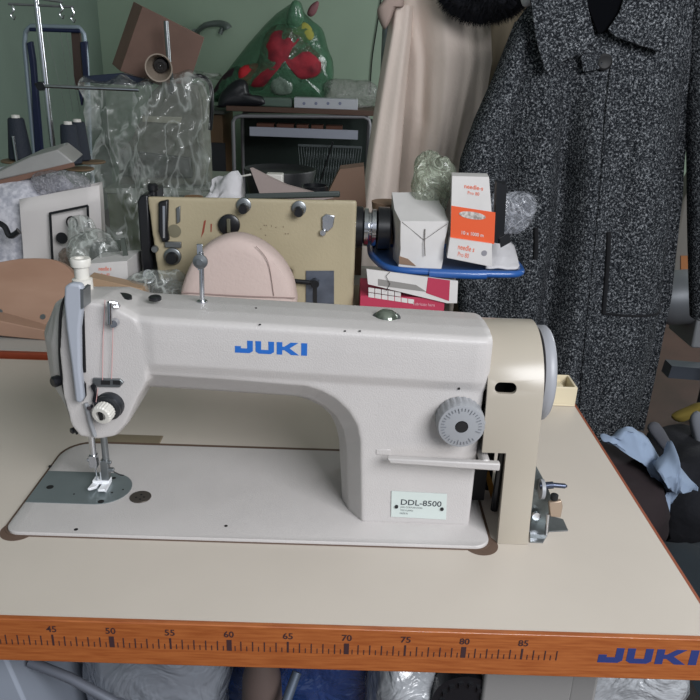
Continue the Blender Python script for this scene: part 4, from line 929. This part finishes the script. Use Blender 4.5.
b = MB(); q = [at(u, v, YD+3) for u, v in ((294, 97.5), (358, 98))]; b.box((q[0].x, YD+3, zd+2.42), (q[1].x, YD+16, q[0].z)); o_ = tag(fin('flat_box', b, mat('long_white_box', '#c2c4cc', .6), bevel=.3), 'long flat white box at the front edge of the desk', 'box')
b = MB()
for k in range(4): 
    p = at(304+k*12, 103.5, YD+2.9); b.cyl(p, p+Vector((0, .3, 0)), 1.0)
o2 = fin('printed_mark', b, mat('blue_grey_print', '#8287a0', .6)); 
o2.parent = o_; o2.matrix_parent_inverse = Matrix.Identity(4); o2.location = o2.location-o_.location if False else (Vector(BASE[o2])-Vector(BASE[o_]))
b = MB(); q = [at(u, v, YD+4) for u, v in ((249, 97), (292, 98))]; b.box((q[0].x, YD+4, zd+2.42), (q[1].x, YD+16, q[0].z)); tag(fin('plastic_tub', b, mat('green_grey_tub', '#5d6f66', .4), bevel=1), 'low grey green tub beside the flat white box on the desk', 'tub')
crump('plastic_bag', 'crumpled silver clear bag at the right end of the desk', 'bag', (at(350, 96, YD+30).x, YD+30, zd+2.4+8), (17, 8, 10), F_bag, 61, .3, .06, zd+2.4, .8)
# under desk things
b = MB(); b.box((at(200, 110, 500).x, 492, -78), (at(224, 110, 500).x, 540, at(220, 114, 500).z)); t = thing('cabinet', 'low tan wooden cabinet left of the desk', 'cabinet', (at(218, 110, 500).x, 515, -78)); fin('cabinet_body', b, mat('tan_wood_cab', '#6b5138', .6), t, bevel=.3)
b = MB(); b.box((at(200, 110, 490).x, 489, -70), (at(224, 110, 490).x, 492, at(220, 143, 490).z)); fin('door', b, mat('black_door', '#23242a', .6), t)
b = MB(); b.box((at(198, 110, 488).x, 486, at(220, 114, 488).z), (at(225, 110, 488).x, 542, at(220, 110.5, 488).z)); fin('cabinet_top', b, mat('grey_shelf', '#4c4f4a', .5), t)
b = MB(); b.box((at(240, 140, 520).x, 530, -78), (at(372, 140, 520).x, 536, at(300, 118, 520).z)); tag(fin('room_divider', b, mat('dark_green_panel', '#23302c', .7, var=.2, vscale=4)), 'dark green panel standing on the floor behind the desk legs', 'panel')
t = thing('wire_basket', 'grey wire mesh basket under the desk', 'basket', (at(325, 190, 455).x, 457, -78))
b = MB(); q = [at(u, v, 455) for u, v in ((300, 162), (350, 142))]; x0_, x1_ = at(298, 170, 455).x, at(352, 170, 455).x; z1_ = at(330, 146, 455).z
for k in range(22):
    x = x0_+(x1_-x0_)*k/21; b.cyl((x, 455, -70), (x+6, 455, z1_), .25, seg=5); b.cyl((x+6, 455.4, -70), (x, 455.4, z1_), .25, seg=5)
b.box((x0_, 454, -78), (x1_+6, 456, -69.5)); b.box((x0_, 454, z1_-.8), (x1_+6, 456, z1_+.5)); fin('mesh_panel', b, mat('grey_wire', '#5d6466', .5, .3), t)
b = MB(); b.cyl(at(333, 142, 452), at(320, 182, 452), .6, seg=8); fin('rod', b, M_black, t)
# things standing on the back of the second table
crump('white_rag', 'crumpled white rag behind the yellow machine', 'rag', (at(225, 187, 104).x, 104, (at(225, 177, 104).z+T2)/2), (4.4, 4, (at(225, 177, 104).z-T2)/2), M_fabw, 63, .3, .2, T2, .7)
b = MB(); q = [at(u, v, 98) for u, v in ((250, 168), (262, 174), (285, 185), (333, 198), (300, 204), (262, 200))]; b.loft([[Vector((p.x, 98, p.z)) for p in q], [Vector((p.x+.4, 99.0, p.z)) for p in q]]); 
q2 = at(290, 200, 98); b.box((q2.x-6, 98, T2), (q2.x+6, 99, q2.z))
tag(fin('card_sheet', b, mat('grey_pink_card', '#9a8c88', .7)), 'curved pinkish grey card sheet standing behind the yellow machine', 'card')
b = MB(); q = [at(u, v, 106) for u, v in ((325, 198), (340, 168), (364, 165), (366, 205), (352, 212), (325, 205))]; b.loft([[Vector((p.x, 104, p.z)) for p in q], [Vector((p.x, 110, p.z)) for p in q]]); q2 = q[4]; b.box((q[0].x+.5, 104.2, T2), (q[3].x-.5, 109.8, q[5].z+.3)); tag(fin('carton', b, mat('brown_open_carton', '#6f5748', .75)), 'open brown carton behind the right end of the yellow machine', 'carton')
b = MB(); hp_ = at(313, 185, 104).z-T2; b.lathe([(2.0, 0), (2.7, hp_-.2), (2.4, hp_), (1.9, 1)], (at(315, 189, 104).x, 104, T2), (0, 0, 1), 32); tag(fin('bowl', b, M_black), 'black round pot beside the brown carton behind the yellow machine', 'pot')
b = MB(); b.lathe([(9, 0), (12, 14), (11.8, 14.5), (10, 13)], (at(280, 176, 200).x, 200, at(280, 176, 200).z-12), (0, 0, 1), 40); b.cyl((at(280, 176, 200).x, 200, -78), (at(280, 176, 200).x, 200, at(280, 176, 200).z-12), 4); t_=tag(fin('stool', b, mat('black_stool', '#1b1c20', .5)), 'black round stool seat seen beyond the yellow machine', 'stool')
b = MB(); b.tube([at(236, 180, 106), at(240, 176.5, 106), at(251, 174.5, 106)], .2, 8); b.cyl(at(236, 180, 106), (at(236, 180, 106).x, 106, T2), .2); tag(fin('white_wire', b, M_whitep), 'thin bent white wire beside the white rag', 'wire')
b = MB(); p = at(271, 176, 107); b.box((p.x-1, 106, T2), (p.x+2.5, 109, p.z+.5)); tag(fin('white_holder', b, M_whitep, bevel=.2), 'small white plastic holder behind the curved card sheet', 'holder')
b = MB(); b.tube(smooth_path([at(383, -14, YB-1), at(378, 20, YB-1), at(372, 60, YB-1), at(370, 95, YB-1)], 5), .45, 6); tag(fin('wall_cable', b, M_dark), 'thin dark cable running down the green back wall', 'cable')
#PART3
# ------------------------------------------------------------------ clothes on rails
t = thing('clothes_rail', 'steel clothes rail above the tweed coat', 'rail', (60, 128, -78))
b = MB(); b.cyl((6, 128, 92), (105, 128, 92), 1.3, seg=14); fin('bar', b, M_steel, t)
for x in (102, 104.5)[:1]:
    b = MB(); b.cyl((x, 128, -78), (x, 128, 92), 1.4, seg=14); fin('upright', b, M_steel, t)
b = MB(); b.cyl((8, 174, -78), (8, 174, 92), 1.4, seg=14); b.cyl((8, 128, 92), (8, 174, 92), 1.2); fin('upright', b, M_steel, t)
b = MB(); b.cyl((8, 156, 92), (60, 156, 92), 1.2); b.cyl((58, 128, 92), (58, 156, 92), 1.2); fin('rear_bar', b, M_steel, t)
# tweed material
def tweed():
    m = bpy.data.materials.new('salt_and_pepper_tweed'); m.use_nodes = True; nt = m.node_tree; bs = nt.nodes['Principled BSDF']; bs.inputs['Roughness'].default_value = .95; bs.inputs['Specular IOR Level'].default_value = .1
    tc = nt.nodes.new('ShaderNodeTexCoord'); n = nt.nodes.new('ShaderNodeTexNoise'); n.inputs['Scale'].default_value = 230; n.inputs['Detail'].default_value = 6; n.inputs['Roughness'].default_value = .85
    nt.links.new(tc.outputs['Object'], n.inputs['Vector'])
    cr = nt.nodes.new('ShaderNodeValToRGB'); e = cr.color_ramp.elements
    e[0].position = .47; e[0].color = lin('#17191d'); e[1].position = .64; e[1].color = lin('#b9bcc0'); k = e.new(.54); k.color = lin('#474b50')
    nt.links.new(n.outputs[0], cr.inputs[0]); nt.links.new(cr.outputs[0], bs.inputs['Base Color'])
    bp = nt.nodes.new('ShaderNodeBump'); bp.inputs['Strength'].default_value = .6; bp.inputs['Distance'].default_value = .003; nt.links.new(n.outputs[0], bp.inputs['Height']); nt.links.new(bp.outputs[0], bs.inputs['Normal'])
    return m
M_tw = tweed()
YC = 118
CT = thing('coat', 'long grey salt and pepper tweed coat hanging at the right', 'coat', (at(590, 300, YC).x, YC, at(590, 440, YC).z))
def xz(u, v, y=YC): p = at(u, v, y); return p.x, p.z
# front surface edges (px) at given v
Lk = [(-20, 545), (0, 532), (25, 514), (40, 508), (90, 504), (200, 500), (300, 487), (360, 478), (470, 470)]
Rk = [(-20, 700), (0, 698), (28, 694), (60, 693), (120, 692), (200, 687), (300, 676), (360, 664), (470, 640)]
def ip(K, v):
    for (a, x), (b_, y) in zip(K, K[1:]):
        if v <= b_: return x+(y-x)*(v-a)/(b_-a)
    return K[-1][1]
def fold(s, v):
    """depth of the front folds, cm (positive = away from the viewer)"""
    k = min(1, max(0, (v-50)/120))
    f = 0
    # deep groove left of the placket, ridge on the front edge, deep groove at the right side
    f += 6.0*k*math.exp(-((s-(.33-.02*(v/400)))/.055)**2)
    f -= 1.6*k*math.exp(-((s-.44)/.05)**2)
    f += 1.0*k*math.exp(-((s-.60)/.05)**2)*(1 if v < 230 else .3)
    f -= 1.6*k*math.exp(-((s-.74)/.10)**2)
    f += 5.5*k*math.exp(-((s-.955)/.05)**2)
    f -= 1.2*k*math.exp(-((s-.16)/.08)**2)
    f += .5*fb(Vector((s*12, v*.02, 0)), 1, 9)
    return f
b = MB(); rings = []
NU = 90; vs_ = list(range(-20, 441, 8))
for v in vs_:
    ul, ur = ip(Lk, v), ip(Rk, v); ring = []
    dep = 5+5*min(1, max(0, (v+20)/80))+max(0, v-200)*.012
    for i in range(NU+1):
        s = i/NU; u = ul+(ur-ul)*s; p = at(u, v, YC); sh = 1-(abs(2*s-1))**3.5
        ring.append(Vector((p.x, YC-dep*.6*sh+fold(s, v), p.z)))
    for i in range(1, 24):
        s = 1-i/24; p = at(ul+(ur-ul)*s, v, YC); ring.append(Vector((p.x, YC+dep*.55*math.sin(PI*s)+2+max(0, fold(1, v)), p.z)))
    rings.append(ring)
b.loft(rings); fin('coat_body', b, M_tw, CT)
# sleeves
def sleeve(cl, wd, dp, y, name='sleeve'):
    b = MB(); rings = []
    for (u, v), w_, d_ in zip(cl, wd, dp):
        p = at(u, v, y); q = at(u+w_, v, y); rx = q.x-p.x; n = 28
        rings.append([Vector((p.x+rx*math.cos(2*PI*k/n), y+d_*math.sin(2*PI*k/n)+.6*fb(Vector((p.x+rx*math.cos(2*PI*k/n), 0, p.z)), .2, 8), p.z+.0)) for k in range(n)])
    b.loft(rings); return fin(name, b, M_tw, CT)
sleeve([(524, 22), (519, 42), (507, 80), (494, 120), (485, 160), (478, 220), (478, 290), (480, 322)], [9, 12, 15, 20, 25, 25, 22, 20], [3, 4.5, 5.5, 5.5, 5.5, 5.5, 5, 5], YC+1)
sleeve([(697, -4), (702, 40), (708, 90), (712, 160), (713, 240), (713, 300), (713, 318)], [9, 15, 21, 24, 24, 23, 22], [3, 4.5, 5.5, 5.5, 5.5, 5, 5], YC+1)
# collar flaps
def flap(pl, y, name, tilt=0, th=.8, m=None):
    q = [at(u, v, y+tilt*(v/70.)) for u, v in pl]; b = MB(); b.loft([q, [p+Vector((0, th, 0)) for p in q]]); return fin(name, b, m or M_tw, CT, bevel=.25, seg=2)
flap([(528, -14), (532, 10), (536, 38), (545, 72), (551, 71), (566, 60), (583, 53), (597, 43), (589, 10), (585, -14)], YC-7.6, 'collar_flap', -1.5)
flap([(628, -14), (620, 12), (608, 30), (616, 37), (636, 44), (660, 52), (667, 50), (676, 22), (688, -14)], YC-7.6, 'collar_flap', -1.5)
flap([(580, -14), (592, 18), (598, 34), (610, 30), (620, 12), (632, -14)], YC-6.6, 'lining', 0, .4, mat('dark_lining', '#07080c', 1, spec=.1))
flap([(580, 55), (584, 73), (604, 68), (600, 52)], YC-7.4, 'collar_tab', 0, .8)
b = MB(); p = at(604, 62, YC-6.9); b.lathe([(1.6, 0), (1.6, .4), (1.2, .6), (.4, .4)], (p.x, p.y, p.z), (0, -1, 0), 24); fin('button', b, M_dark, CT)
# placket edge and pocket welts
b = MB()
def onc(u, v, o=.25):
    ul, ur = ip(Lk, v), ip(Rk, v); s = (u-ul)/(ur-ul); dep = 5+5*min(1, max(0, (v+20)/80))+max(0, v-200)*.012
    p = at(u, v, YC); return Vector((p.x, YC-dep*.6*(1-(abs(2*s-1))**3.5)+fold(s, v)-o, p.z))
b.tube([onc(u, v, .3) for u, v in smooth_path([(602, 66, 0), (596, 120, 0), (592, 180, 0), (587, 230, 0), (580, 300, 0), (574, 360, 0), (570, 430, 0)], 6) and [(p.x, p.y) for p in smooth_path([(602, 66, 0), (596, 120, 0), (592, 180, 0), (587, 230, 0), (580, 300, 0), (574, 360, 0), (570, 430, 0)], 6)]], .5, 8)
fin('placket_edge', b, M_tw, CT)
for pl in ([(600, 226), (598, 265), (595, 305)], [(530, 222), (530, 238), (529, 252)]):
    b = MB(); pts = smooth_path([(u, v, 0) for u, v in pl], 6); b.tube([onc(p.x, p.y, .1) for p in pts], .55, 8); fin('pocket_welt', b, mat('dark_welt', '#15161a', .95), CT)
b = MB(); pts = smooth_path([(u, v, 0) for u, v in [(595, 305), (620, 305), (650, 307), (668, 307)]], 6); b.tube([onc(p.x, p.y, .05) for p in pts], .3, 8); fin('pocket_seam', b, MATS['dark_welt'], CT)
b = MB(); zt_ = at(600, -30, YC).z; b.tube(smooth_path([(at(600, -20, YC).x, YC, zt_-2), (at(600, -20, YC).x, YC+4, 84), (at(600, -20, YC).x, 126, 93.6), (at(600, -20, YC).x, 130, 92.8)], 6), .3, 8); b.tube([(at(545, -10, YC).x, YC, at(545, -10, YC).z-3), (at(600, -20, YC).x, YC, zt_), (at(660, -10, YC).x, YC, at(660, -10, YC).z-3)], 1.0, 10); fin('hanger', b, M_black, CT)

# cream garment
YG = 150
CG = thing('garment', 'long cream cloth garment hanging left of the tweed coat', 'garment', (at(430, 200, YG).x, YG, at(430, 330, YG).z))
b = MB(); rings = []
def gl(v): return ip([(-20, 392), (0, 392), (60, 400), (120, 402), (200, 396), (330, 388)], v)
def gr(v): return ip([(-20, 470), (0, 490), (60, 492), (120, 482), (200, 466), (330, 450)], v)
for v in range(-20, 331, 10):
    ring = []; a, c_ = gl(v), gr(v)
    for i in range(61):
        s = i/60; p = at(a+(c_-a)*s, v, YG); sh = 1-abs(2*s-1)**2.6
        f = 1.3*math.sin(s*9+v*.006)+.8*fb(Vector((s*7, v*.012, 0)), 1, 4)*1.5+2.0*math.exp(-((s-.25)/.06)**2)*min(1, max(0, (v-10)/60))*(.3 if v > 120 else 1)
        ring.append(Vector((p.x, YG-6*sh+f, p.z)))
    for i in range(1, 20):
        s = 1-i/20; p = at(a+(c_-a)*s, v, YG); ring.append(Vector((p.x, YG+5*math.sin(PI*s)+2, p.z)))
    rings.append(ring)
b.loft(rings); fin('garment_body', b, M_cream_cloth, CG)
b = MB(); rings = []
for (u, v), w_ in zip([(402, 6), (400, 30), (394.5, 70), (389.5, 110), (385, 150), (381, 190), (376, 240), (373, 300)], [11, 12, 13.5, 15, 16.5, 17.5, 18, 18]):
    p = at(u, v, YG-4); q = at(u+w_, v, YG-4); rx = q.x-p.x; n = 40
    rings.append([Vector((p.x+rx*math.cos(2*PI*k/n)*(1+.08*math.sin(3*2*PI*k/n)), YG-4+(3.6+.5*math.sin(5*2*PI*k/n+v*.01))*math.sin(2*PI*k/n), p.z)) for k in range(n)])
b.loft(rings); fin('sleeve', b, M_cream_cloth, CG)
b = flat(((377, 12), (382, 2), (390, -10), (400, -14), (404, 6), (396, 8), (389, 24), (383, 29)), YG-8, 2.5, 71, .5); fin('lapel', b, mat('pinkish_cream_cloth', '#a8958c', .9), CG)
b = MB(); b.tube([(at(440, -20, YG).x, YG, at(440, -20, YG).z-4), (at(440, -20, YG).x, YG+2, 90), (at(440, -20, YG).x, 156, 93.4)], .3, 8); fin('hanger_hook', b, M_black, CG)
# drab cloth between the two garments
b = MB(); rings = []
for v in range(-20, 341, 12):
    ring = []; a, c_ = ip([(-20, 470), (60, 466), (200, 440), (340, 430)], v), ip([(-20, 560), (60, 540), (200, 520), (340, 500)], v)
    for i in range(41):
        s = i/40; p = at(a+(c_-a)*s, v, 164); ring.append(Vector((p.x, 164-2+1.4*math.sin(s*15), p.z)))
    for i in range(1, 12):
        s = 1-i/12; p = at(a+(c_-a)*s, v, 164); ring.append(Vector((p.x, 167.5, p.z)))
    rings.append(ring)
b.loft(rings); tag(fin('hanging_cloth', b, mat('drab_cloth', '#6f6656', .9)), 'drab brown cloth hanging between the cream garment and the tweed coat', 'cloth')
# fur
t = thing('fur_hat', 'black fluffy fur hat perched above the cream garment', 'hat', (at(482, 10, 138).x, 138, at(482, 28, 138).z))
b = MB(); vs_ = b.ball((0, 0, 0), 1, 5)
c = at(484, -6, 138); 
for v in vs_:
    d = v.co.copy(); v.co = Vector((c.x+d.x*9.8, 138+d.y*7, c.z+.8+d.z*6.2))+d*fb(d*10, .4, 81)*1.2
rf = random.Random(5)
for k in range(9000):
    d = Vector((rf.gauss(0, 1), rf.gauss(0, 1), rf.gauss(0, 1))).normalized()
    p = Vector((c.x+d.x*9.6, 138+d.y*6.8, c.z+.8+d.z*6.0)); g = (d+Vector((rf.gauss(0, .35), rf.gauss(0, .35), rf.gauss(-.15, .35)))).normalized()*rf.uniform(1.2, 2.6)
    s = g.cross(Vector((rf.random(), rf.random(), rf.random()))).normalized()*.09
    b.mesh([p-s, p+s, p+g], [(0, 1, 2)])
fin('fur', b, mat('black_fur', '#11121a', 1, bump=1, bscale=200), t)
b = MB(); b.tube([(c.x, 138, c.z), (c.x, 142, 88), (c.x, 156, 93.2)], .3, 8); fin('hook', b, M_black, t)
b = flat(((520, -12), (522, 4), (527, 7), (534, 2), (532, -12)), YC-3, 1.2, 83, .2); fin('white_collar', b, M_fabw, CT)

# ------------------------------------------------------------------ right side: grey machine and cloth heap
t = thing('machine_motor', 'grey cast motor housing glimpsed right of the tweed coat', 'motor', (at(685, 300, 165).x, 170, at(685, 345, 165).z))
b = MB(); p = at(680, 308, 160); b.lathe([(2, 0), (6.5, 1), (8.5, 6), (8.5, 16), (7, 18)], (p.x-6, 168, p.z), (1, 0, .1), 36); fin('housing', b, mat('grey_cast', '#777b80', .45, .3), t)
b = MB(); p2 = at(700, 330, 160); b.box((p.x+6, 160, p2.z-6), (p.x+32, 178, p2.z+4)); fin('gear_box', b, mat('grey_paint', '#8d9094', .5), t, bevel=.6)
b = MB(); p2 = at(700, 303, 158); b.box((p2.x-1.5, 158.5, p2.z-2), (p2.x+4, 160.5, p2.z+2)); fin('white_label', b, M_whitep, t)
b = MB(); p2 = at(690, 320, 165); b.cyl((p.x+27, 169, p2.z-4), (p.x+27, 169, -78), 3.2); b.box((p.x+15, 160, -78), (p.x+40, 180, -74)); fin('stand', b, mat('dark_stand', '#2a2b30', .5), t)
q = [at(u, v, 185) for u, v in ((672, 366), (720, 370), (720, 382), (668, 378))]
b = MB(); b.prism([(p.x, 185, p.z) for p in q], (0, 6, 0)); fin('cross_bar', b, mat('blue_grey_bar', '#4a505a', .5), t)
t = thing('industrial_machine', 'grey machine with an orange label above the motor at right', 'machine', (at(690, 260, 194).x, 198, -78))
b = MB(); pp(b, ((672, 278), (676, 240), (684, 200), (700, 170), (730, 170), (730, 284), (690, 284)), 194, 9); fin('head_body', b, mat('grey_brown_head', '#84807a', .5), t, bevel=.8)
b = MB(); pp(b, ((681, 256), (696, 256), (696, 271), (681, 271)), 193.4, .6); fin('orange_label', b, mat('dull_orange', '#b7794b', .6), t)
p = at(690, 284, 194); b = MB(); b.cyl((p.x+16, 199, -78), (p.x+16, 199, p.z+.5), 1.5); fin('column', b, mat('dark_stand', '#2a2b30', .5), t)
# heap of clothes right of the table
def heap(name, label, u, v, y, r, m, seed, amp=.2, f=.1, power=.8, cat='clothes'):
    p = at(u, v, y); return crump(name, label, cat, (p.x, y, p.z), r, m, seed, amp, f, None, power)
b = MB(); b.box((36, 30, -78), (90, 106, -48)); t = thing('laundry_crate', 'dark crate under the heap of clothes right of the table', 'crate', (62, 70, -78)); fin('crate_body', b, mat('dark_crate', '#201d22', .7), t, bevel=.8)
def pile(name, label, c, r, m, seed, amp=.2, f=.09, power=.75, floor=-47.95): return crump(name, label, 'clothes', c, r, m, seed, amp, f, floor, power)
pile('dark_garment', 'black green garment at the near end of the heap right of the table', (58, 44, -39), (20, 17, 10), mat('blackgreen_cloth', '#14212a', .9, var=.3, vscale=9), 91, .2)
pile('dark_garment', 'very dark brown garment beside the table edge under the blue shirt', (49, 74, -37), (11, 12, 12), mat('brown_black_cloth', '#2b2023', .9, var=.3, vscale=9), 92, .2)
pile('dark_garment', 'black garment at the far right of the heap near the coat hem', (76, 84, -38), (14, 17, 11), mat('black_cloth', '#17181f', .9, var=.3, vscale=14, bump=.6, bscale=60), 93, .2)
M_shirt = mat('pale_blue_shirt', '#8fa0b8', .85, var=.12, vscale=8)
t = thing('shirt', 'crumpled pale blue shirt on the heap of dark clothes right of the table', 'shirt', (56, 70, -10))
b = flat(((601, 438), (612, 437), (626, 429), (638, 434), (648, 440), (660, 458), (670, 475), (665, 496), (655, 488), (650, 470), (640, 457), (625, 445), (608, 445)), 74, 2.6, 1, 1.4, -999, 4); fin('sleeve', b, M_shirt, t)
b = flat(((655, 466), (668, 460), (677, 452), (679, 466), (698, 487), (684, 492), (672, 508), (664, 521), (650, 523), (648, 518), (664, 508), (668, 485)), 68, 2.8, 2, 1.5, -999, 4); fin('shirt_body', b, M_shirt, t)
b = flat(((648, 430), (660, 425), (676, 455), (664, 452)), 78, 1.5, 95, .3); tag(fin('grey_cloth', b, mat('grey_cloth', '#4b4c52', .9)), 'dark grey cloth lying above the pale blue shirt', 'cloth')
b = flat(((672, 416), (690, 408), (702, 404), (706, 412), (690, 418), (678, 422)), 98, 1.5, 96, .3); tag(fin('yellow_cloth', b, mat('mustard_cloth', '#6b5c22', .9)), 'mustard yellow cloth scrap behind the clothes heap', 'cloth')
b = flat(((690, 420), (700, 412), (708, 440), (702, 462), (696, 450)), 88, 1.5, 97, .3); tag(fin('light_cloth', b, mat('light_grey_cloth', '#6c6f76', .9)), 'light grey cloth at the right border above the dark garments', 'cloth')

# ------------------------------------------------------------------ under the front edge
zu = -19
b = MB(); b.box((-60, 2, -78), (48, 30, -33)); t = thing('storage_bench', 'low dark bench holding bags under the sewing table', 'bench', (-6, 16, -78)); fin('bench_body', b, mat('dark_bench', '#231f1e', .7), t, bevel=.5)
def ub(name, label, u0, u1, y, ztop, m, seed, amp=.2, f=.14, cat='bag', dy=6):
    a, c_ = atz(u0, 690, -14), atz(u1, 690, -14); cx = (a.x+c_.x)/2; rx = (c_.x-a.x)/2
    h = (ztop+32.9)/2
    return crump(name, label, cat, (cx, y, -32.9+h), (rx, dy, h), m, seed, amp, f, -32.95, .7)
ub('plastic_bag', 'grey plastic bag bulging under the table edge at the left', 62, 222, 14, -9, film('grey_bag_film', '#7f848c', .9, .6, .2, 18, .6, .1), 101, .2, .12)
ub('plastic_bag', 'dark blue plastic bag under the middle of the table edge', 216, 430, 18, -9, film('blue_bag_film', '#1b3566', .95, .9, .15, 18, .6, .05), 102, .15, .1)
ub('plastic_bag', 'white plastic bag under the table edge between the blue bag and the box', 372, 452, 12, -10, film('white_bag_film', '#a9acb0', .9, .7, .2, 20, .7, .1), 103, .22, .16)
ub('plastic_bag', 'white translucent plastic bag under the brand letters of the table edge', 572, 700, 14, -10, film('white_bag_film', '#a9acb0', .9, .7, .2, 20, .7, .1), 104, .22, .14)
ub('dark_bag', 'crumpled black bag under the table edge beside the grey box', 55, 130, 20, -10, M_darkcloth, 105, .2, .14)
a, c_ = atz(480, 690, -14), atz(582, 690, -14)
b = MB(); b.box((a.x, 6, -32.95), (c_.x-1.5, 20, -7.5)); b.obox((c_.x-1.5, 6, -32.95), (2.5, -.5, 0), (0, 14, 0), (-.5, 0, 25)); tag(fin('box', b, mat('grey_white_box', '#878583', .6), bevel=.3), 'pale grey cardboard box under the table edge at right centre', 'box')
a = atz(-20, 690, -14); c_ = atz(40, 690, -14)
b = MB(); b.prism([(a.x, 4, -32.95), (c_.x+3, 4, -32.95), (c_.x-2.3, 4, -6.5), (a.x, 4, -6.5)], (0, 14, 0)); tag(fin('box', b, mat('blue_grey_box', '#8b929e', .6), bevel=.3), 'blue grey box standing under the table edge at far left', 'box')
b = MB(); b.tube([at(30, 662, 6), at(70, 678, 5), at(118, 704, 4)], .5, 10); b.tube([at(118, 704, 4), (at(118, 704, 4).x, 4.5, -32.9)], .8, 10); tag(fin('grey_tube', b, mat('grey_tube2', '#6a6e78', .5, .3)), 'slanting grey tube under the table edge in front of the grey bag', 'tube')
b = MB(); b.lathe([(1.3, 0), (2.4, 9), (2.0, 17), (.8, 22), (.2, 24)], (at(262, 690, 10).x, 10, -32.95), (0, 0, 1), 24); tag(fin('wooden_paddle', b, mat('grey_brown_paddle', '#5b4d48', .6)), 'grey brown pointed wooden piece in front of the blue bag', 'wooden piece')
b = MB(); b.cyl(at(297, 672, 9), at(285, 705, 7), .5); b.cyl(at(285, 705, 7), (at(285, 705, 7).x, 7.5, -32.9), .5); tag(fin('metal_rod', b, mat('dull_rod', '#56606e', .5, .4)), 'thin slanting metal rod before the blue bag', 'rod')
p = at(462, 690, 8); b = MB(); b.lathe([(1.2, 0), (3.2, 0), (3.2, 1.6), (1.2, 1.6)], (p.x, 8.2, p.z), (0, -1, 0), 36); 
for k in range(14): a_ = k*PI/7; b.box((p.x+2.2*math.cos(a_)-.25, 6.3, p.z+2.2*math.sin(a_)-.25), (p.x+2.2*math.cos(a_)+.25, 6.8, p.z+2.2*math.sin(a_)+.25))
b.cyl((p.x, 9.2, p.z-3), (p.x, 9.2, -32.9), .8); tag(fin('gear_disc', b, M_black), 'black notched disc beside the pale grey box under the table', 'disc')
